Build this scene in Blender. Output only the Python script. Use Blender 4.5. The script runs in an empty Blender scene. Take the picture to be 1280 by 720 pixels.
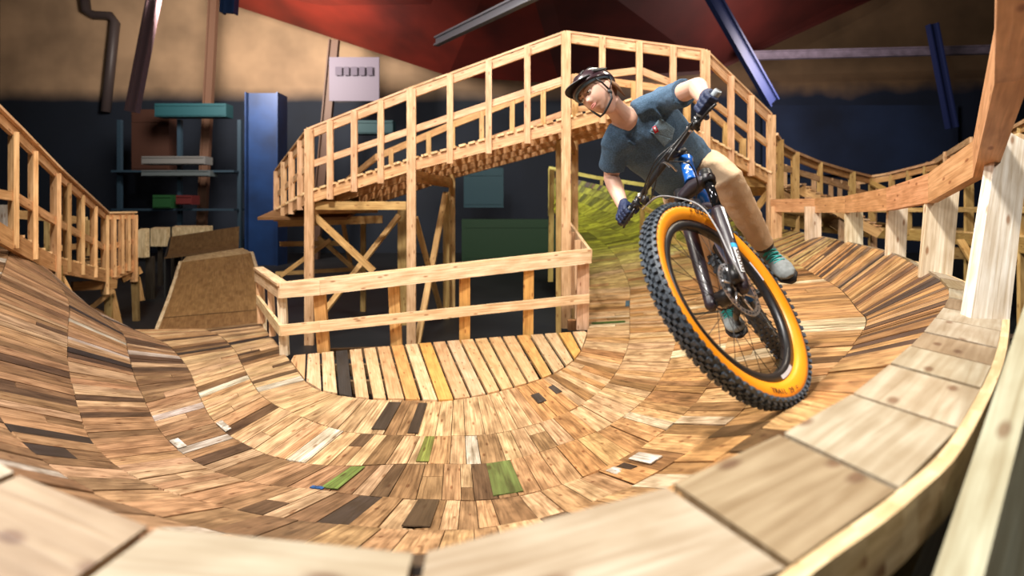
import bpy, bmesh, math, random
from mathutils import Vector as V, Matrix, noise
random.seed(7)
PI = math.pi
COL = bpy.context.scene.collection
FX, HX, HY = 640.0, 640.0, 260.0          # focal length and level horizon of the view, in pixels of a 1280x720 frame
FLOOR = -2.1                              # camera stands 2.1 m above the warehouse floor
def P(px, py, Y): return V(((px-HX)/FX*Y, Y, (HY-py)/FX*Y))
def PZ(px, py, z): return P(px, py, z*FX/(HY-py))
def lerp(a, b, t): return a+(b-a)*t

# ------------------------------------------------------------------ materials
MATS = {}
def mat(name, col, rough=.6, metal=0, emit=None, bump=0, bscale=40, coat=0, var=0, vscale=3):
    if name in MATS: return MATS[name]
    m = bpy.data.materials.new(name); m.use_nodes = True; MATS[name] = m
    nt = m.node_tree; b = nt.nodes['Principled BSDF']
    b.inputs['Base Color'].default_value = (*col, 1); b.inputs['Roughness'].default_value = rough
    b.inputs['Metallic'].default_value = metal; b.inputs['Coat Weight'].default_value = coat
    tc = nt.nodes.new('ShaderNodeTexCoord')
    if var:
        n = nt.nodes.new('ShaderNodeTexNoise'); n.inputs['Scale'].default_value = vscale; n.inputs['Detail'].default_value = 4
        nt.links.new(tc.outputs['Object'], n.inputs['Vector'])
        r = nt.nodes.new('ShaderNodeValToRGB'); r.color_ramp.elements[0].position = .3; r.color_ramp.elements[1].position = .7
        r.color_ramp.elements[0].color = (*[c*(1-var) for c in col], 1); r.color_ramp.elements[1].color = (*[min(1, c*(1+var)) for c in col], 1)
        nt.links.new(n.outputs['Fac'], r.inputs['Fac']); nt.links.new(r.outputs['Color'], b.inputs['Base Color'])
    if bump:
        n = nt.nodes.new('ShaderNodeTexNoise'); n.inputs['Scale'].default_value = bscale; n.inputs['Detail'].default_value = 5
        nt.links.new(tc.outputs['Object'], n.inputs['Vector'])
        bp = nt.nodes.new('ShaderNodeBump'); bp.inputs['Strength'].default_value = bump; bp.inputs['Distance'].default_value = .01
        nt.links.new(n.outputs['Fac'], bp.inputs['Height']); nt.links.new(bp.outputs['Normal'], b.inputs['Normal'])
    if emit:
        b.inputs['Emission Color'].default_value = (*emit[0], 1); b.inputs['Emission Strength'].default_value = emit[1]
    return m

def wood_mat(name, rough=.5, grain=.55, stain=.35, knots=True):
    m = bpy.data.materials.new(name); m.use_nodes = True; MATS[name] = m
    nt = m.node_tree; N = nt.nodes.new; L = nt.links.new; b = nt.nodes['Principled BSDF']
    at = N('ShaderNodeAttribute'); at.attribute_name = 'tint'
    uv = N('ShaderNodeUVMap'); uv.uv_map = 'UVMap'
    mp = N('ShaderNodeMapping'); mp.inputs['Scale'].default_value = (1.6, 38, 1); L(uv.outputs['UV'], mp.inputs['Vector'])
    n1 = N('ShaderNodeTexNoise'); n1.inputs['Scale'].default_value = 1.6; n1.inputs['Detail'].default_value = 6; n1.inputs['Distortion'].default_value = .6
    L(mp.outputs['Vector'], n1.inputs['Vector'])
    r1 = N('ShaderNodeValToRGB'); r1.color_ramp.elements[0].position = .3; r1.color_ramp.elements[1].position = .68
    r1.color_ramp.elements[0].color = (1-grain, (1-grain)*.86, (1-grain)*.7, 1); r1.color_ramp.elements[1].color = (1.08, 1.06, 1.04, 1)
    L(n1.outputs['Fac'], r1.inputs['Fac'])
    mp2 = N('ShaderNodeMapping'); mp2.inputs['Scale'].default_value = (3, 9, 1); L(uv.outputs['UV'], mp2.inputs['Vector'])
    n2 = N('ShaderNodeTexNoise'); n2.inputs['Scale'].default_value = 1.3; n2.inputs['Detail'].default_value = 4; L(mp2.outputs['Vector'], n2.inputs['Vector'])
    r2 = N('ShaderNodeValToRGB'); r2.color_ramp.elements[0].position = .35; r2.color_ramp.elements[1].position = .62
    r2.color_ramp.elements[0].color = (1-stain, (1-stain)*.92, (1-stain)*.82, 1); r2.color_ramp.elements[1].color = (1, 1, 1, 1)
    L(n2.outputs['Fac'], r2.inputs['Fac'])
    x1 = N('ShaderNodeMix'); x1.data_type = 'RGBA'; x1.blend_type = 'MULTIPLY'; x1.inputs['Factor'].default_value = 1
    L(at.outputs['Color'], x1.inputs['A']); L(r1.outputs['Color'], x1.inputs['B'])
    x2 = N('ShaderNodeMix'); x2.data_type = 'RGBA'; x2.blend_type = 'MULTIPLY'; x2.inputs['Factor'].default_value = 1
    L(x1.outputs['Result'], x2.inputs['A']); L(r2.outputs['Color'], x2.inputs['B'])
    last = x2
    if knots:
        mp3 = N('ShaderNodeMapping'); mp3.inputs['Scale'].default_value = (1.5, 4.5, 1); L(uv.outputs['UV'], mp3.inputs['Vector'])
        vo = N('ShaderNodeTexVoronoi'); vo.voronoi_dimensions = '2D'; vo.inputs['Scale'].default_value = 1.5; L(mp3.outputs['Vector'], vo.inputs['Vector'])
        r3 = N('ShaderNodeValToRGB'); r3.color_ramp.elements[0].position = .035; r3.color_ramp.elements[1].position = .085
        r3.color_ramp.elements[0].color = (.38, .2, .1, 1); r3.color_ramp.elements[1].color = (1, 1, 1, 1)
        L(vo.outputs['Distance'], r3.inputs['Fac'])
        x3 = N('ShaderNodeMix'); x3.data_type = 'RGBA'; x3.blend_type = 'MULTIPLY'; x3.inputs['Factor'].default_value = .8
        L(last.outputs['Result'], x3.inputs['A']); L(r3.outputs['Color'], x3.inputs['B']); last = x3
    L(last.outputs['Result'], b.inputs['Base Color'])
    b.inputs['Roughness'].default_value = rough
    bp = N('ShaderNodeBump'); bp.inputs['Strength'].default_value = .35; bp.inputs['Distance'].default_value = .004
    L(n1.outputs['Fac'], bp.inputs['Height']); L(bp.outputs['Normal'], b.inputs['Normal'])
    return m
WOOD = wood_mat('sawn_lumber', .55, .30, .22)
PLANK = wood_mat('ridden_planks', .45, .62, .5)
PLY = wood_mat('brown_plywood', .6, .35, .3, False)

# tints (linear albedo)
def jit(c, a=.1):
    k = 1+random.uniform(-a, a); return tuple(min(.95, x*k*(1+random.uniform(-.03, .03))) for x in c)
PINE = [(.70, .45, .27), (.74, .50, .32), (.66, .41, .23), (.73, .51, .34)]
GOLD = [(.72, .40, .12), (.66, .38, .14), (.78, .48, .18)]
PALE = [(.86, .76, .60), (.84, .72, .54)]
def pine(): return jit(random.choice(PINE))
def gold(): return jit(random.choice(GOLD))
def pale(): return jit(random.choice(PALE), .05)
def plank_tint(warm=0.0):
    r = random.random()
    if r < .03: c = (.035, .028, .025)
    elif r < .12: c = (.13, .075, .04)
    elif r < .30: c = (.30, .175, .085)
    elif r < .48: c = (.42, .26, .13)
    elif r < .82: c = (.58, .35, .18)
    elif r < .95: c = (.70, .48, .28)
    else: c = (.76, .70, .60)
    return jit((c[0]*(1+warm*.1), c[1], c[2]*(1-warm*.2)), .14)

# ------------------------------------------------------------------ mesh builder
class MB:
    def __init__(s): s.v = []; s.f = []; s.uv = []; s.c = []; s.sm = []; s.mi = []
    def face(s, idx, uvs=None, col=(.8, .8, .8), smooth=False, mi=0):
        s.f.append(idx); s.uv.append(uvs or [(0, 0)]*len(idx)); s.c.append(col); s.sm.append(smooth); s.mi.append(mi)
    def hexa(s, c8, tint=(.8, .8, .8), L=1, W=.1, H=.04, mi=0):
        """eight corners: near end bottom(left,right) top(right,left), far end the same; u runs from near to far"""
        n = len(s.v); s.v += [V(c) for c in c8]; u0, v0 = random.uniform(0, 50), random.uniform(0, 50)
        a = [(0, 1, 2, 3), (7, 6, 5, 4)]
        for q in a: s.face([n+i for i in q], [(u0, v0), (u0, v0+W), (u0+H, v0+W), (u0+H, v0)], tint, mi=mi)
        per = [W, H, W, H]; off = v0
        for k in range(4):
            i, j = k, (k+1) % 4
            s.face([n+j, n+i, n+4+i, n+4+j], [(u0, off+per[k]), (u0, off), (u0+L, off), (u0+L, off+per[k])], tint, mi=mi); off += per[k]+.3
    def lumber(s, p0, p1, w, h, up=V((0, 0, 1)), tint=None, mi=0):
        """a board from p0 to p1: h along up, w across"""
        p0, p1 = V(p0), V(p1); d = (p1-p0); Ln = d.length; d = d/Ln; up = V(up)
        sd = d.cross(up)
        if sd.length < 1e-3: sd = d.cross(V((1, 0, 0)))
        sd.normalize(); u = sd.cross(d).normalized(); a = sd*w/2; b = u*h/2
        s.hexa([p0-a-b, p0+a-b, p0+a+b, p0-a+b, p1-a-b, p1+a-b, p1+a+b, p1-a+b], tint or pine(), Ln, w, h, mi)
        return s
    def box(s, c, sz, tint=(.8, .8, .8), R=None, mi=0):
        c = V(c); x, y, z = sz; R = R or Matrix.Identity(3)
        pts = [c+R@V((sx*x/2, sy*y/2, sz_*z/2)) for sy in (-1, 1) for sx, sz_ in ((-1, -1), (1, -1), (1, 1), (-1, 1))]
        s.hexa(pts, tint, y, x, z, mi); return s
    def tube(s, pts, rad, n=10, closed=False, cap=True, ref=None, ell=None, smooth=True, mi=0, tint=(.8, .8, .8)):
        """swept tube; rad number or list; ell=(direction list or vector, flattening list): ellipse wide along ref"""
        pts = [V(p) for p in pts]; m = len(pts); rad = rad if isinstance(rad, (list, tuple)) else [rad]*m
        base = len(s.v); pn = None
        for i, p in enumerate(pts):
            if closed: d = pts[(i+1) % m]-pts[i-1]
            else: d = pts[min(i+1, m-1)]-pts[max(i-1, 0)]
            d.normalize()
            if ref is not None: r = ref[i] if isinstance(ref, list) else V(ref)
            elif pn is None: r = V((0, 0, 1)) if abs(d.z) < .9 else V((1, 0, 0))
            else: r = pn
            a = (r-d*r.dot(d))
            a = a.normalized() if a.length > 1e-6 else d.orthogonal().normalized()
            pn = a; b = d.cross(a); fl = 1 if ell is None else (ell[i] if isinstance(ell, list) else ell)
            for k in range(n):
                t = 2*PI*k/n; s.v.append(p+a*math.cos(t)*rad[i]+b*math.sin(t)*rad[i]*fl)
        for i in range(m if closed else m-1):
            for k in range(n):
                i2 = (i+1) % m; k2 = (k+1) % n
                s.face([base+i*n+k, base+i*n+k2, base+i2*n+k2, base+i2*n+k], None, tint, smooth, mi)
        if cap and not closed:
            s.face([base+k for k in range(n)][::-1], None, tint, False, mi); s.face([base+(m-1)*n+k for k in range(n)], None, tint, False, mi)
        return s
    def lathe(s, c, ax, prof, n=64, a0=0, a1=2*PI, ref=None, mi=0, smooth=True, tint=(.8, .8, .8), closed=True):
        """prof: (radius, offset along ax) closed loop"""
        c, ax = V(c), V(ax).normalized(); r = V(ref) if ref is not None else ax.orthogonal(); r = (r-ax*r.dot(ax)).normalized(); q = ax.cross(r)
        full = abs(a1-a0-2*PI) < 1e-6; m = n if full else n+1; base = len(s.v); K = len(prof)
        for i in range(m):
            t = a0+(a1-a0)*i/n; d = r*math.cos(t)+q*math.sin(t)
            for (R, o) in prof: s.v.append(c+d*R+ax*o)
        for i in range(n):
            i2 = (i+1) % m
            for k in range(K if closed else K-1):
                k2 = (k+1) % K; s.face([base+i*K+k, base+i2*K+k, base+i2*K+k2, base+i*K+k2], None, tint, smooth, mi)
        return s
    def blob(s, c, R, sz, n=16, f=None, mi=0, tint=(.8, .8, .8)):
        """ellipsoid in the frame R (3x3) with half sizes sz; f(dir, p) may push a point"""
        base = len(s.v); c = V(c)
        for i in range(n+1):
            th = PI*i/n
            for k in range(2*n):
                ph = PI*k/n; d = V((math.sin(th)*math.cos(ph), math.sin(th)*math.sin(ph), math.cos(th)))
                p = V((d.x*sz[0], d.y*sz[1], d.z*sz[2]))
                if f: p = f(d, p)
                s.v.append(c+R@p)
        for i in range(n):
            for k in range(2*n):
                k2 = (k+1) % (2*n); s.face([base+i*2*n+k, base+(i+1)*2*n+k, base+(i+1)*2*n+k2, base+i*2*n+k2], None, tint, True, mi)
        return s

OFF = {}
def obj(name, mb, m, parent=None, label=None, merge=False):
    off = OFF.get(parent.name, V((0, 0, 0))) if parent else V((0, 0, 0))
    me = bpy.data.meshes.new(name); me.from_pydata([v-off for v in mb.v], [], mb.f)
    ul = me.uv_layers.new(name='UVMap'); flat = [c for u in mb.uv for p in u for c in p]; ul.data.foreach_set('uv', flat)
    ca = me.color_attributes.new('tint', 'FLOAT_COLOR', 'CORNER'); cc = []
    for f, c in zip(mb.f, mb.c): cc += [c[0], c[1], c[2], 1]*len(f)
    ca.data.foreach_set('color', cc)
    me.polygons.foreach_set('use_smooth', mb.sm)
    ms = m if isinstance(m, (list, tuple)) else [m]
    for k in ms: me.materials.append(k)
    me.polygons.foreach_set('material_index', [min(i, len(ms)-1) for i in mb.mi])
    if merge:
        b = bmesh.new(); b.from_mesh(me); bmesh.ops.remove_doubles(b, verts=b.verts, dist=1e-5); bmesh.ops.recalc_face_normals(b, faces=b.faces); b.to_mesh(me); b.free()
    me.validate(); me.update()
    o = bpy.data.objects.new(name, me); COL.objects.link(o)
    if parent: o.parent = parent
    OFF[o.name] = off
    if label: o['label'] = label
    return o
def tag(o, label, cat, group=None, kind=None):
    o['label'] = label; o['category'] = cat
    if group: o['group'] = group
    if kind: o['kind'] = kind
    return o
def thing(name, loc, label, cat, group=None):
    o = bpy.data.objects.new(name, None); COL.objects.link(o); o.location = loc; o.empty_display_size = .1
    OFF[o.name] = V(loc); return tag(o, label, cat, group)
def struct(name, mb, m):
    o = obj(name, mb, m); o['kind'] = 'structure'; return o
def grp_mod(o, kind, **kw):
    md = o.modifiers.new(kind.lower(), kind)
    for k, v in kw.items(): setattr(md, k, v)
    return md
def part(name, parent, m, *boards, label=None):
    mb = MB()
    for b in boards: mb.lumber(*b[:4], **(b[4] if len(b) > 4 else {}))
    return obj(name, mb, m, parent, label)

def cr(p0, p1, p2, p3, t):
    return .5*((2*p1)+(p2-p0)*t+(2*p0-5*p1+4*p2-p3)*t*t+(3*p1-p0-3*p2+p3)*t*t*t)
def curve_at(pts, s):
    n = len(pts); s = max(0, min(n-1-1e-6, s)); i = int(s); t = s-i
    return cr(pts[max(i-1, 0)], pts[i], pts[min(i+1, n-1)], pts[min(i+2, n-1)], t)
def poly_at(pts, x):
    """pixel polyline with points (px, py, Y): value at px = x"""
    for a, b in zip(pts, pts[1:]):
        if a[0] <= x <= b[0] or a is pts[0] and x < a[0] or b is pts[-1] and x > b[0]:
            t = (x-a[0])/(b[0]-a[0]); A, B = P(*a), P(*b)
            # the point on the 3-D segment that lies over this pixel column
            k = (x-HX)/FX; den = (B.x-A.x)-k*(B.y-A.y)
            t3 = (k*A.y-A.x)/den if abs(den) > 1e-6 else t
            if not -.5 < t3 < 1.5: t3 = t
            return A.lerp(B, t3)

# ================================================================== ROOM
WX0, WX1, WY, WY0, CH = -24, 24, 24, -5, 10.2
struct('floor', MB().box(((WX0+WX1)/2, (WY+WY0)/2, FLOOR-.1), (WX1-WX0, WY-WY0, .2)), mat('dark_concrete', (.010, .012, .015), .55, bump=.2, bscale=6, var=.5, vscale=.7))
def wall(name, pts_z, m): struct(name, m, pts_z)
def wall_material(name, upper, lower, zsplit, soft):
    m = bpy.data.materials.new(name); m.use_nodes = True; nt = m.node_tree; N = nt.nodes.new; L = nt.links.new
    b = nt.nodes['Principled BSDF']; b.inputs['Roughness'].default_value = .8
    ge = N('ShaderNodeNewGeometry'); se = N('ShaderNodeSeparateXYZ'); L(ge.outputs['Position'], se.inputs['Vector'])
    no = N('ShaderNodeTexNoise'); no.inputs['Scale'].default_value = .45; no.inputs['Detail'].default_value = 3; L(ge.outputs['Position'], no.inputs['Vector'])
    ma = N('ShaderNodeMath'); ma.operation = 'MULTIPLY_ADD'; L(no.outputs['Fac'], ma.inputs[0]); ma.inputs[1].default_value = soft; L(se.outputs['Z'], ma.inputs[2])
    mr = N('ShaderNodeMapRange'); mr.inputs['From Min'].default_value = zsplit-.35+soft/2; mr.inputs['From Max'].default_value = zsplit+.35+soft/2; L(ma.outputs[0], mr.inputs['Value'])
    r = N('ShaderNodeValToRGB'); r.color_ramp.elements[0].color = (*[c*.55 for c in upper], 1); r.color_ramp.elements[1].color = (*upper, 1)
    r.color_ramp.elements[0].position = .3; r.color_ramp.elements[1].position = .65; L(no.outputs['Fac'], r.inputs['Fac'])
    r2 = N('ShaderNodeValToRGB'); r2.color_ramp.elements[0].color = (*[c*.35 for c in lower], 1); r2.color_ramp.elements[1].color = (*lower, 1); L(no.outputs['Fac'], r2.inputs['Fac'])
    mx = N('ShaderNodeMix'); mx.data_type = 'RGBA'; L(mr.outputs['Result'], mx.inputs['Factor']); L(r2.outputs['Color'], mx.inputs['A']); L(r.outputs['Color'], mx.inputs['B'])
    L(mx.outputs['Result'], b.inputs['Base Color']); return m
WM = wall_material('warehouse_back_wall', (.50, .33, .20), (.008, .016, .034), 5.3, .3)
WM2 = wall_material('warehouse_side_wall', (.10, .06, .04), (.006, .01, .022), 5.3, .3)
WMB = wall_material('blue_back_wall', (.20, .12, .06), (.010, .02, .05), 5.6, 1.6)
H2 = (FLOOR+CH)/2; HH = CH-FLOOR
struct('wall_back', MB().box(((WX0+9)/2, WY+.1, H2), (9-WX0, .2, HH)), WM)
struct('wall_back_right', MB().box(((9+WX1)/2, WY+.1, H2), (WX1-9, .2, HH)), WMB)
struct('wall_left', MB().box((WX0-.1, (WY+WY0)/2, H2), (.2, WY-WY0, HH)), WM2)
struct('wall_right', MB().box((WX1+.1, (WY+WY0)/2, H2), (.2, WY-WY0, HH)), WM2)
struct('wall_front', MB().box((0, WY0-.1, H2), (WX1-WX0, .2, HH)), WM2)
struct('ceiling', MB().box((0, (WY+WY0)/2, CH+.1), (WX1-WX0, WY-WY0, .2)), mat('dark_ceiling', (.03, .015, .012), .8))
# red steel roof deck that drops to a ridge in the middle of the hall
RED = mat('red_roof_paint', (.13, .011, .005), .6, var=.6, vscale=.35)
t = thing('roof_canopy', P(640, 60, 21), 'dark red painted roof deck hanging below the beige upper wall', 'roof')
def slab(mb, pts, th=.15, tint=(.8, .8, .8)):
    n = len(mb.v); k = len(pts); mb.v += [V(p) for p in pts]+[V(p)+V((0, 0, th)) for p in pts]
    mb.face(list(range(n, n+k))[::-1], None, tint); mb.face(list(range(n+k, n+2*k)), None, tint)
    for i in range(k): j = (i+1) % k; mb.face([n+i, n+j, n+k+j, n+k+i], None, tint)
    return mb
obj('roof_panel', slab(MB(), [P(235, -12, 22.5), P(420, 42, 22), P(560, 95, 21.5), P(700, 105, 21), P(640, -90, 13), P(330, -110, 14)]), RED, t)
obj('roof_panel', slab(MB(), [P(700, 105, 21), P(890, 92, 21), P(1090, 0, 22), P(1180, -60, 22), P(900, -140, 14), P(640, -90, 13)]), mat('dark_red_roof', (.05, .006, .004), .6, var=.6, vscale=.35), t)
BLUE = mat('blue_column_paint', (.005, .026, .10), .5, var=.35, vscale=1)
STEEL = mat('grey_violet_steel', (.16, .13, .17), .5, var=.3)
DKBL = mat('dark_blue_steel', (.010, .018, .075), .5)
def steel(name, p0, p1, w, m, label, cat, group=None):
    """an I-section member: two flanges and a web"""
    p0, p1 = V(p0), V(p1); mb = MB(); d = (p1-p0).normalized(); r = V((0, 1, 0)); sd = d.cross(r).normalized()
    if w > .9: mb.lumber(p0+V((0, -.2, 0)), p1+V((0, -.2, 0)), w, .03, up=r)
    mb.lumber(p0, p1, w, .03, up=r); mb.lumber(p0+sd*w/2, p1+sd*w/2, .05, w*.7, up=r); mb.lumber(p0-sd*w/2, p1-sd*w/2, .05, w*.7, up=r)
    return tag(obj(name, mb, m), label, cat, group)
c = P(333, 118, 19); steel('steel_column', (c.x, c.y, FLOOR), c, 1.15, BLUE, 'wide bright blue steel column standing behind the curved kicker ramp', 'column')
steel('steel_column', V((P(392,0,21).x, 21, FLOOR)), P(418, 50, 21), .35, mat('brown_steel', (.10, .05, .03), .6), 'thin brown steel column beside the pale wall sign', 'column')
steel('steel_column', V((P(250,0,21).x, 21, FLOOR)), P(268, -20, 21), .3, mat('brown_steel', (.10, .05, .03), .6), 'thin brown steel column above the curved kicker ramp, tilting slightly', 'column')
steel('steel_brace', P(195, -15, 15), P(165, 140, 15), .28, mat('violet_brown_steel', (.10, .06, .07), .5), 'slanting violet-brown steel brace crossing the beige wall', 'brace')
steel('roof_beam', P(545, 52, 15), P(690, -18, 11), .22, mat('pale_grey_steel', (.30, .30, .36), .4), 'pale grey steel roof beam slanting up over the wooden bridge', 'beam')
steel('roof_beam', P(885, -15, 15), P(966, 128, 17), .34, DKBL, 'dark blue slanting steel beam behind the crest of the bridge', 'beam')
steel('roof_beam', P(925, 70, 20), P(1240, 62, 20), .28, STEEL, 'level violet-grey steel beam across the far wall behind the riser', 'beam')
steel('roof_beam', P(1165, 30, 19), P(1190, 160, 19), .3, DKBL, 'short dark steel hanger beneath the level violet-grey beam', 'beam')
steel('roof_beam', P(288, -20, 14), P(286, 17, 14), .34, BLUE, 'stub end of a bright blue beam hanging from the roof', 'beam')
# drain pipe with two bends
t = MB().tube([P(105, -10, 23.75), P(108, 14, 23.75), P(118, 19, 23.75), P(138, 20, 23.75), P(144, 28, 23.75), P(132, 140, 23.75)], .2, 10)
tag(obj('drain_pipe', t, mat('brown_pipe', (.06, .045, .045), .5)), 'brown bent drain pipe running down the beige wall', 'pipe')
# unreadable pale sign
t = thing('wall_sign', P(443, 98, 20.5), 'pale lilac sign with a blurred dark word on the beige wall', 'sign')
obj('sign_panel', MB().box(P(443, 99, 20.5), (2.0, .06, 1.75)), mat('lilac_sign', (.12, .10, .145), .6), t)
mb = MB()
for i, w in enumerate((.26, .2, .24, .22, .22)): mb.box(P(443, 89, 20.4)+V((-.62+i*.31, -.02, 0)), (w, .03, .34))
obj('sign_lettering', mb, mat('sign_ink', (.05, .035, .07), .6), t)
# storage along the far wall
def rack():
    t = thing('storage_rack', P(225, 330, 20), 'dark storage rack against the wall behind the kicker ramp', 'rack')
    M = mat('rack_navy', (.012, .03, .05), .6)
    for px in (150, 225, 300): part('rack_post', t, M, (V((P(px, 0, 20).x, 20, FLOOR)), P(px, 150, 20), .14, .14))
    for py in (215, 262, 300): part('rack_shelf', t, M, (P(150, py, 20), P(300, py, 20), .9, .08))
rack()
for (px, py, w, h, col, nm, lb) in [(193, 178, 1.5, 2.6, (.10, .035, .02), 'wall_panel', 'rust brown wall panel between the rack posts'),
    (222, 201, 2.4, .3, (.30, .30, .30), 'storage_box', 'long pale grey box on the upper rack shelf'),
    (225, 217, 2.6, .22, (.16, .20, .22), 'storage_box', 'long blue-grey box under the pale grey one'),
    (243, 139, 2.7, .5, (.012, .11, .14), 'storage_box', 'wide teal box on top of the rack'),
    (208, 252, .7, .5, (.015, .12, .03), 'storage_box', 'dark green box on the middle rack shelf'),
    (235, 250, .6, .35, (.20, .02, .02), 'storage_box', 'small red box beside the dark green box'),
    (470, 160, 1.4, .5, (.015, .12, .15), 'storage_box', 'teal box on the far side behind the bridge railing'),
    (605, 235, 1.5, 1.5, (.015, .12, .18), 'storage_box', 'tall teal crate seen under the bridge'),
    (640, 300, 3.8, 1.6, (.008, .09, .022), 'storage_box', 'broad green crate seen under the bridge')]:
    c = P(px, py, 19.6 if nm != 'wall_panel' else 20.9); mb = MB().box(c, (w, .5, h)); mb.box(c+V((0, -.26, h*.36)), (w*.96, .03, h*.12)); mb.box(c+V((0, -.26, -h*.36)), (w*.96, .03, h*.12))
    tag(obj(nm, mb, mat('box_%d_%d' % (px, py), tuple(c_*.4 for c_ in col), .6)), lb, 'box' if nm == 'storage_box' else 'panel')
tag(obj('wall_tarp', MB().box(P(1075, 175, 23.6), (9, .05, 3.2)), mat('navy_tarp', (.009, .02, .055), .8, var=.5, vscale=.3)), 'large navy sheet hanging on the far wall behind the looping walkway', 'tarp')

# ================================================================== BERM
def st(zs, *pp):
    out = []
    for (p, z) in zip(pp, zs):
        out.append(P(*p) if len(p) == 3 else PZ(p[0], p[1], z))
    return out
CEN = (-1.6, -1.6, -1.57, -1.48, -1.25, -.95, -.44)
LEF = (-1.6, -1.6, -1.56, -1.44, -1.18, -.86, -.43)
MID = (-1.6, -1.59, -1.5, -1.3, -1.05, -.8, -.44)
RIG = (-1.6, -1.55, -1.40, -1.07, -.80, -.61, -.43)
ST = [
 st(LEF, (325, 403), (255, 411), (165, 412, 6.5), (108, 380, 6.45), (62, 338, 6.4), (17, 299, 6.3), (-30, 292, 6.1)),
 st((-1.6, -1.6, -1.56, -1.35, -.98, -.6, -.43), (332, 412), (275, 420), (205, 428), (150, 412), (85, 375), (5, 335), (-70, 318, 4.8)),
 st((-1.6, -1.6, -1.55, -1.4, -1.08, -.72, -.44), (343, 425), (292, 436), (225, 447), (160, 440), (85, 412), (-10, 375), (-130, 340, 3.6)),
 st((-1.6, -1.6, -1.55, -1.42, -1.13, -.8, -.44), (352, 437), (300, 450), (238, 466), (168, 470), (85, 452), (-20, 420), (-200, 363, 2.7)),
 st(LEF, (362, 450), (308, 466), (246, 487), (182, 503), (95, 500), (-20, 475), (-220, 420)),
 st(LEF, (388, 482), (330, 497), (268, 528), (205, 545), (115, 552), (10, 535), (-160, 490)),
 st(LEF, (425, 494), (375, 520), (315, 560), (252, 582), (165, 595), (75, 590), (-60, 560)),
 st(LEF, (460, 499), (425, 538), (375, 578), (315, 603), (235, 622), (150, 630), (30, 612)),
 st(CEN, (500, 500), (475, 543), (440, 582), (395, 612), (320, 643), (250, 660), (150, 662)),
 st(CEN, (530, 501), (515, 545), (495, 580), (465, 620), (415, 655), (360, 683), (300, 694)),
 st(CEN, (560, 501), (555, 545), (550, 580), (545, 625), (530, 663), (510, 693), (480, 705)),
 st(MID, (600, 495), (612, 543), (622, 578), (636, 622), (655, 652), (675, 675), (690, 690)),
 st(MID, (645, 484), (680, 527), (705, 555), (740, 592), (785, 610), (830, 613), (860, 610)),
 st(RIG, (680, 473), (725, 507), (765, 530), (815, 550), (875, 555), (930, 552), (980, 553)),
 st(RIG, (705, 460), (757, 482), (810, 495), (870, 502), (940, 500), (1010, 490), (1075, 496)),
 st(RIG, (722, 445), (775, 457), (833, 460), (900, 455), (975, 442), (1062, 437), (1165, 412)),
 st(RIG, (732, 425, 6.2), (786, 428, 5.5), (845, 425, 4.8), (912, 414, 4.2), (990, 407, 3.50), (1083, 402, 2.97), (1190, 362, 2.70)),
 st((-1.58, -1.48, -1.3, -1.03, -.82, -.62, -.42), (735, 405), (787, 402), (848, 400), (915, 392), (990, 393), (1072, 387, 3.56), (1155, 335)),
 st((-1.5, -1.43, -1.28, -1.04, -.83, -.63, -.41), (736, 385), (787, 382), (845, 376), (908, 370), (975, 366), (1048, 360, 4.44), (1110, 314)),
 st((-1.36, -1.32, -1.2, -1.0, -.82, -.62, -.4), (736, 362), (787, 358), (840, 352), (895, 345), (948, 341), (1003, 334), (1050, 300)),
 st((-1.18, -1.1, -1.0, -.87, -.72, -.55, -.38), (735, 343), (778, 335), (825, 327), (872, 320), (918, 313), (960, 305), (1000, 290)),
]
def lane(a, f, sag):
    A, F = P(*a), P(*f); out = []
    for k, u in enumerate((0, .2, .4, .6, .78, .9, 1)):
        p = A.lerp(F, u); p.z -= sag*math.sin(PI*u**.8)*(.7+.3*u); out.append(p)
    return out
ST += [lane((728, 326, 9.8), (940, 279, 10), .12), lane((718, 305, 10.5), (880, 260, 11.3), .2), lane((705, 285, 11.2), (810, 243, 12.2), .25),
       lane((695, 268, 11.9), (745, 230, 12.8), .22), lane((688, 258, 12.5), (692, 217, 13.2), .1)]
NS = len(ST)
RING = [[ST[s][k] for s in range(NS)] for k in range(7)]
def ring(k, s): return curve_at(RING[k], s)

def arc_table(k0, k1, s0, s1, n=400):
    tab = [(s0, 0.0)]; prev = (ring(k0, s0)+ring(k1, s0))/2; d = 0
    for i in range(1, n+1):
        s = s0+(s1-s0)*i/n; p = (ring(k0, s)+ring(k1, s))/2; d += (p-prev).length; prev = p; tab.append((s, d))
    return tab
def s_of(tab, d):
    lo, hi = 0, len(tab)-1
    while hi-lo > 1:
        m = (lo+hi)//2
        if tab[m][1] < d: lo = m
        else: hi = m
    a, b = tab[lo], tab[hi]; return a[0]+(b[0]-a[0])*((d-a[1])/max(1e-9, b[1]-a[1]))

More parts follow.
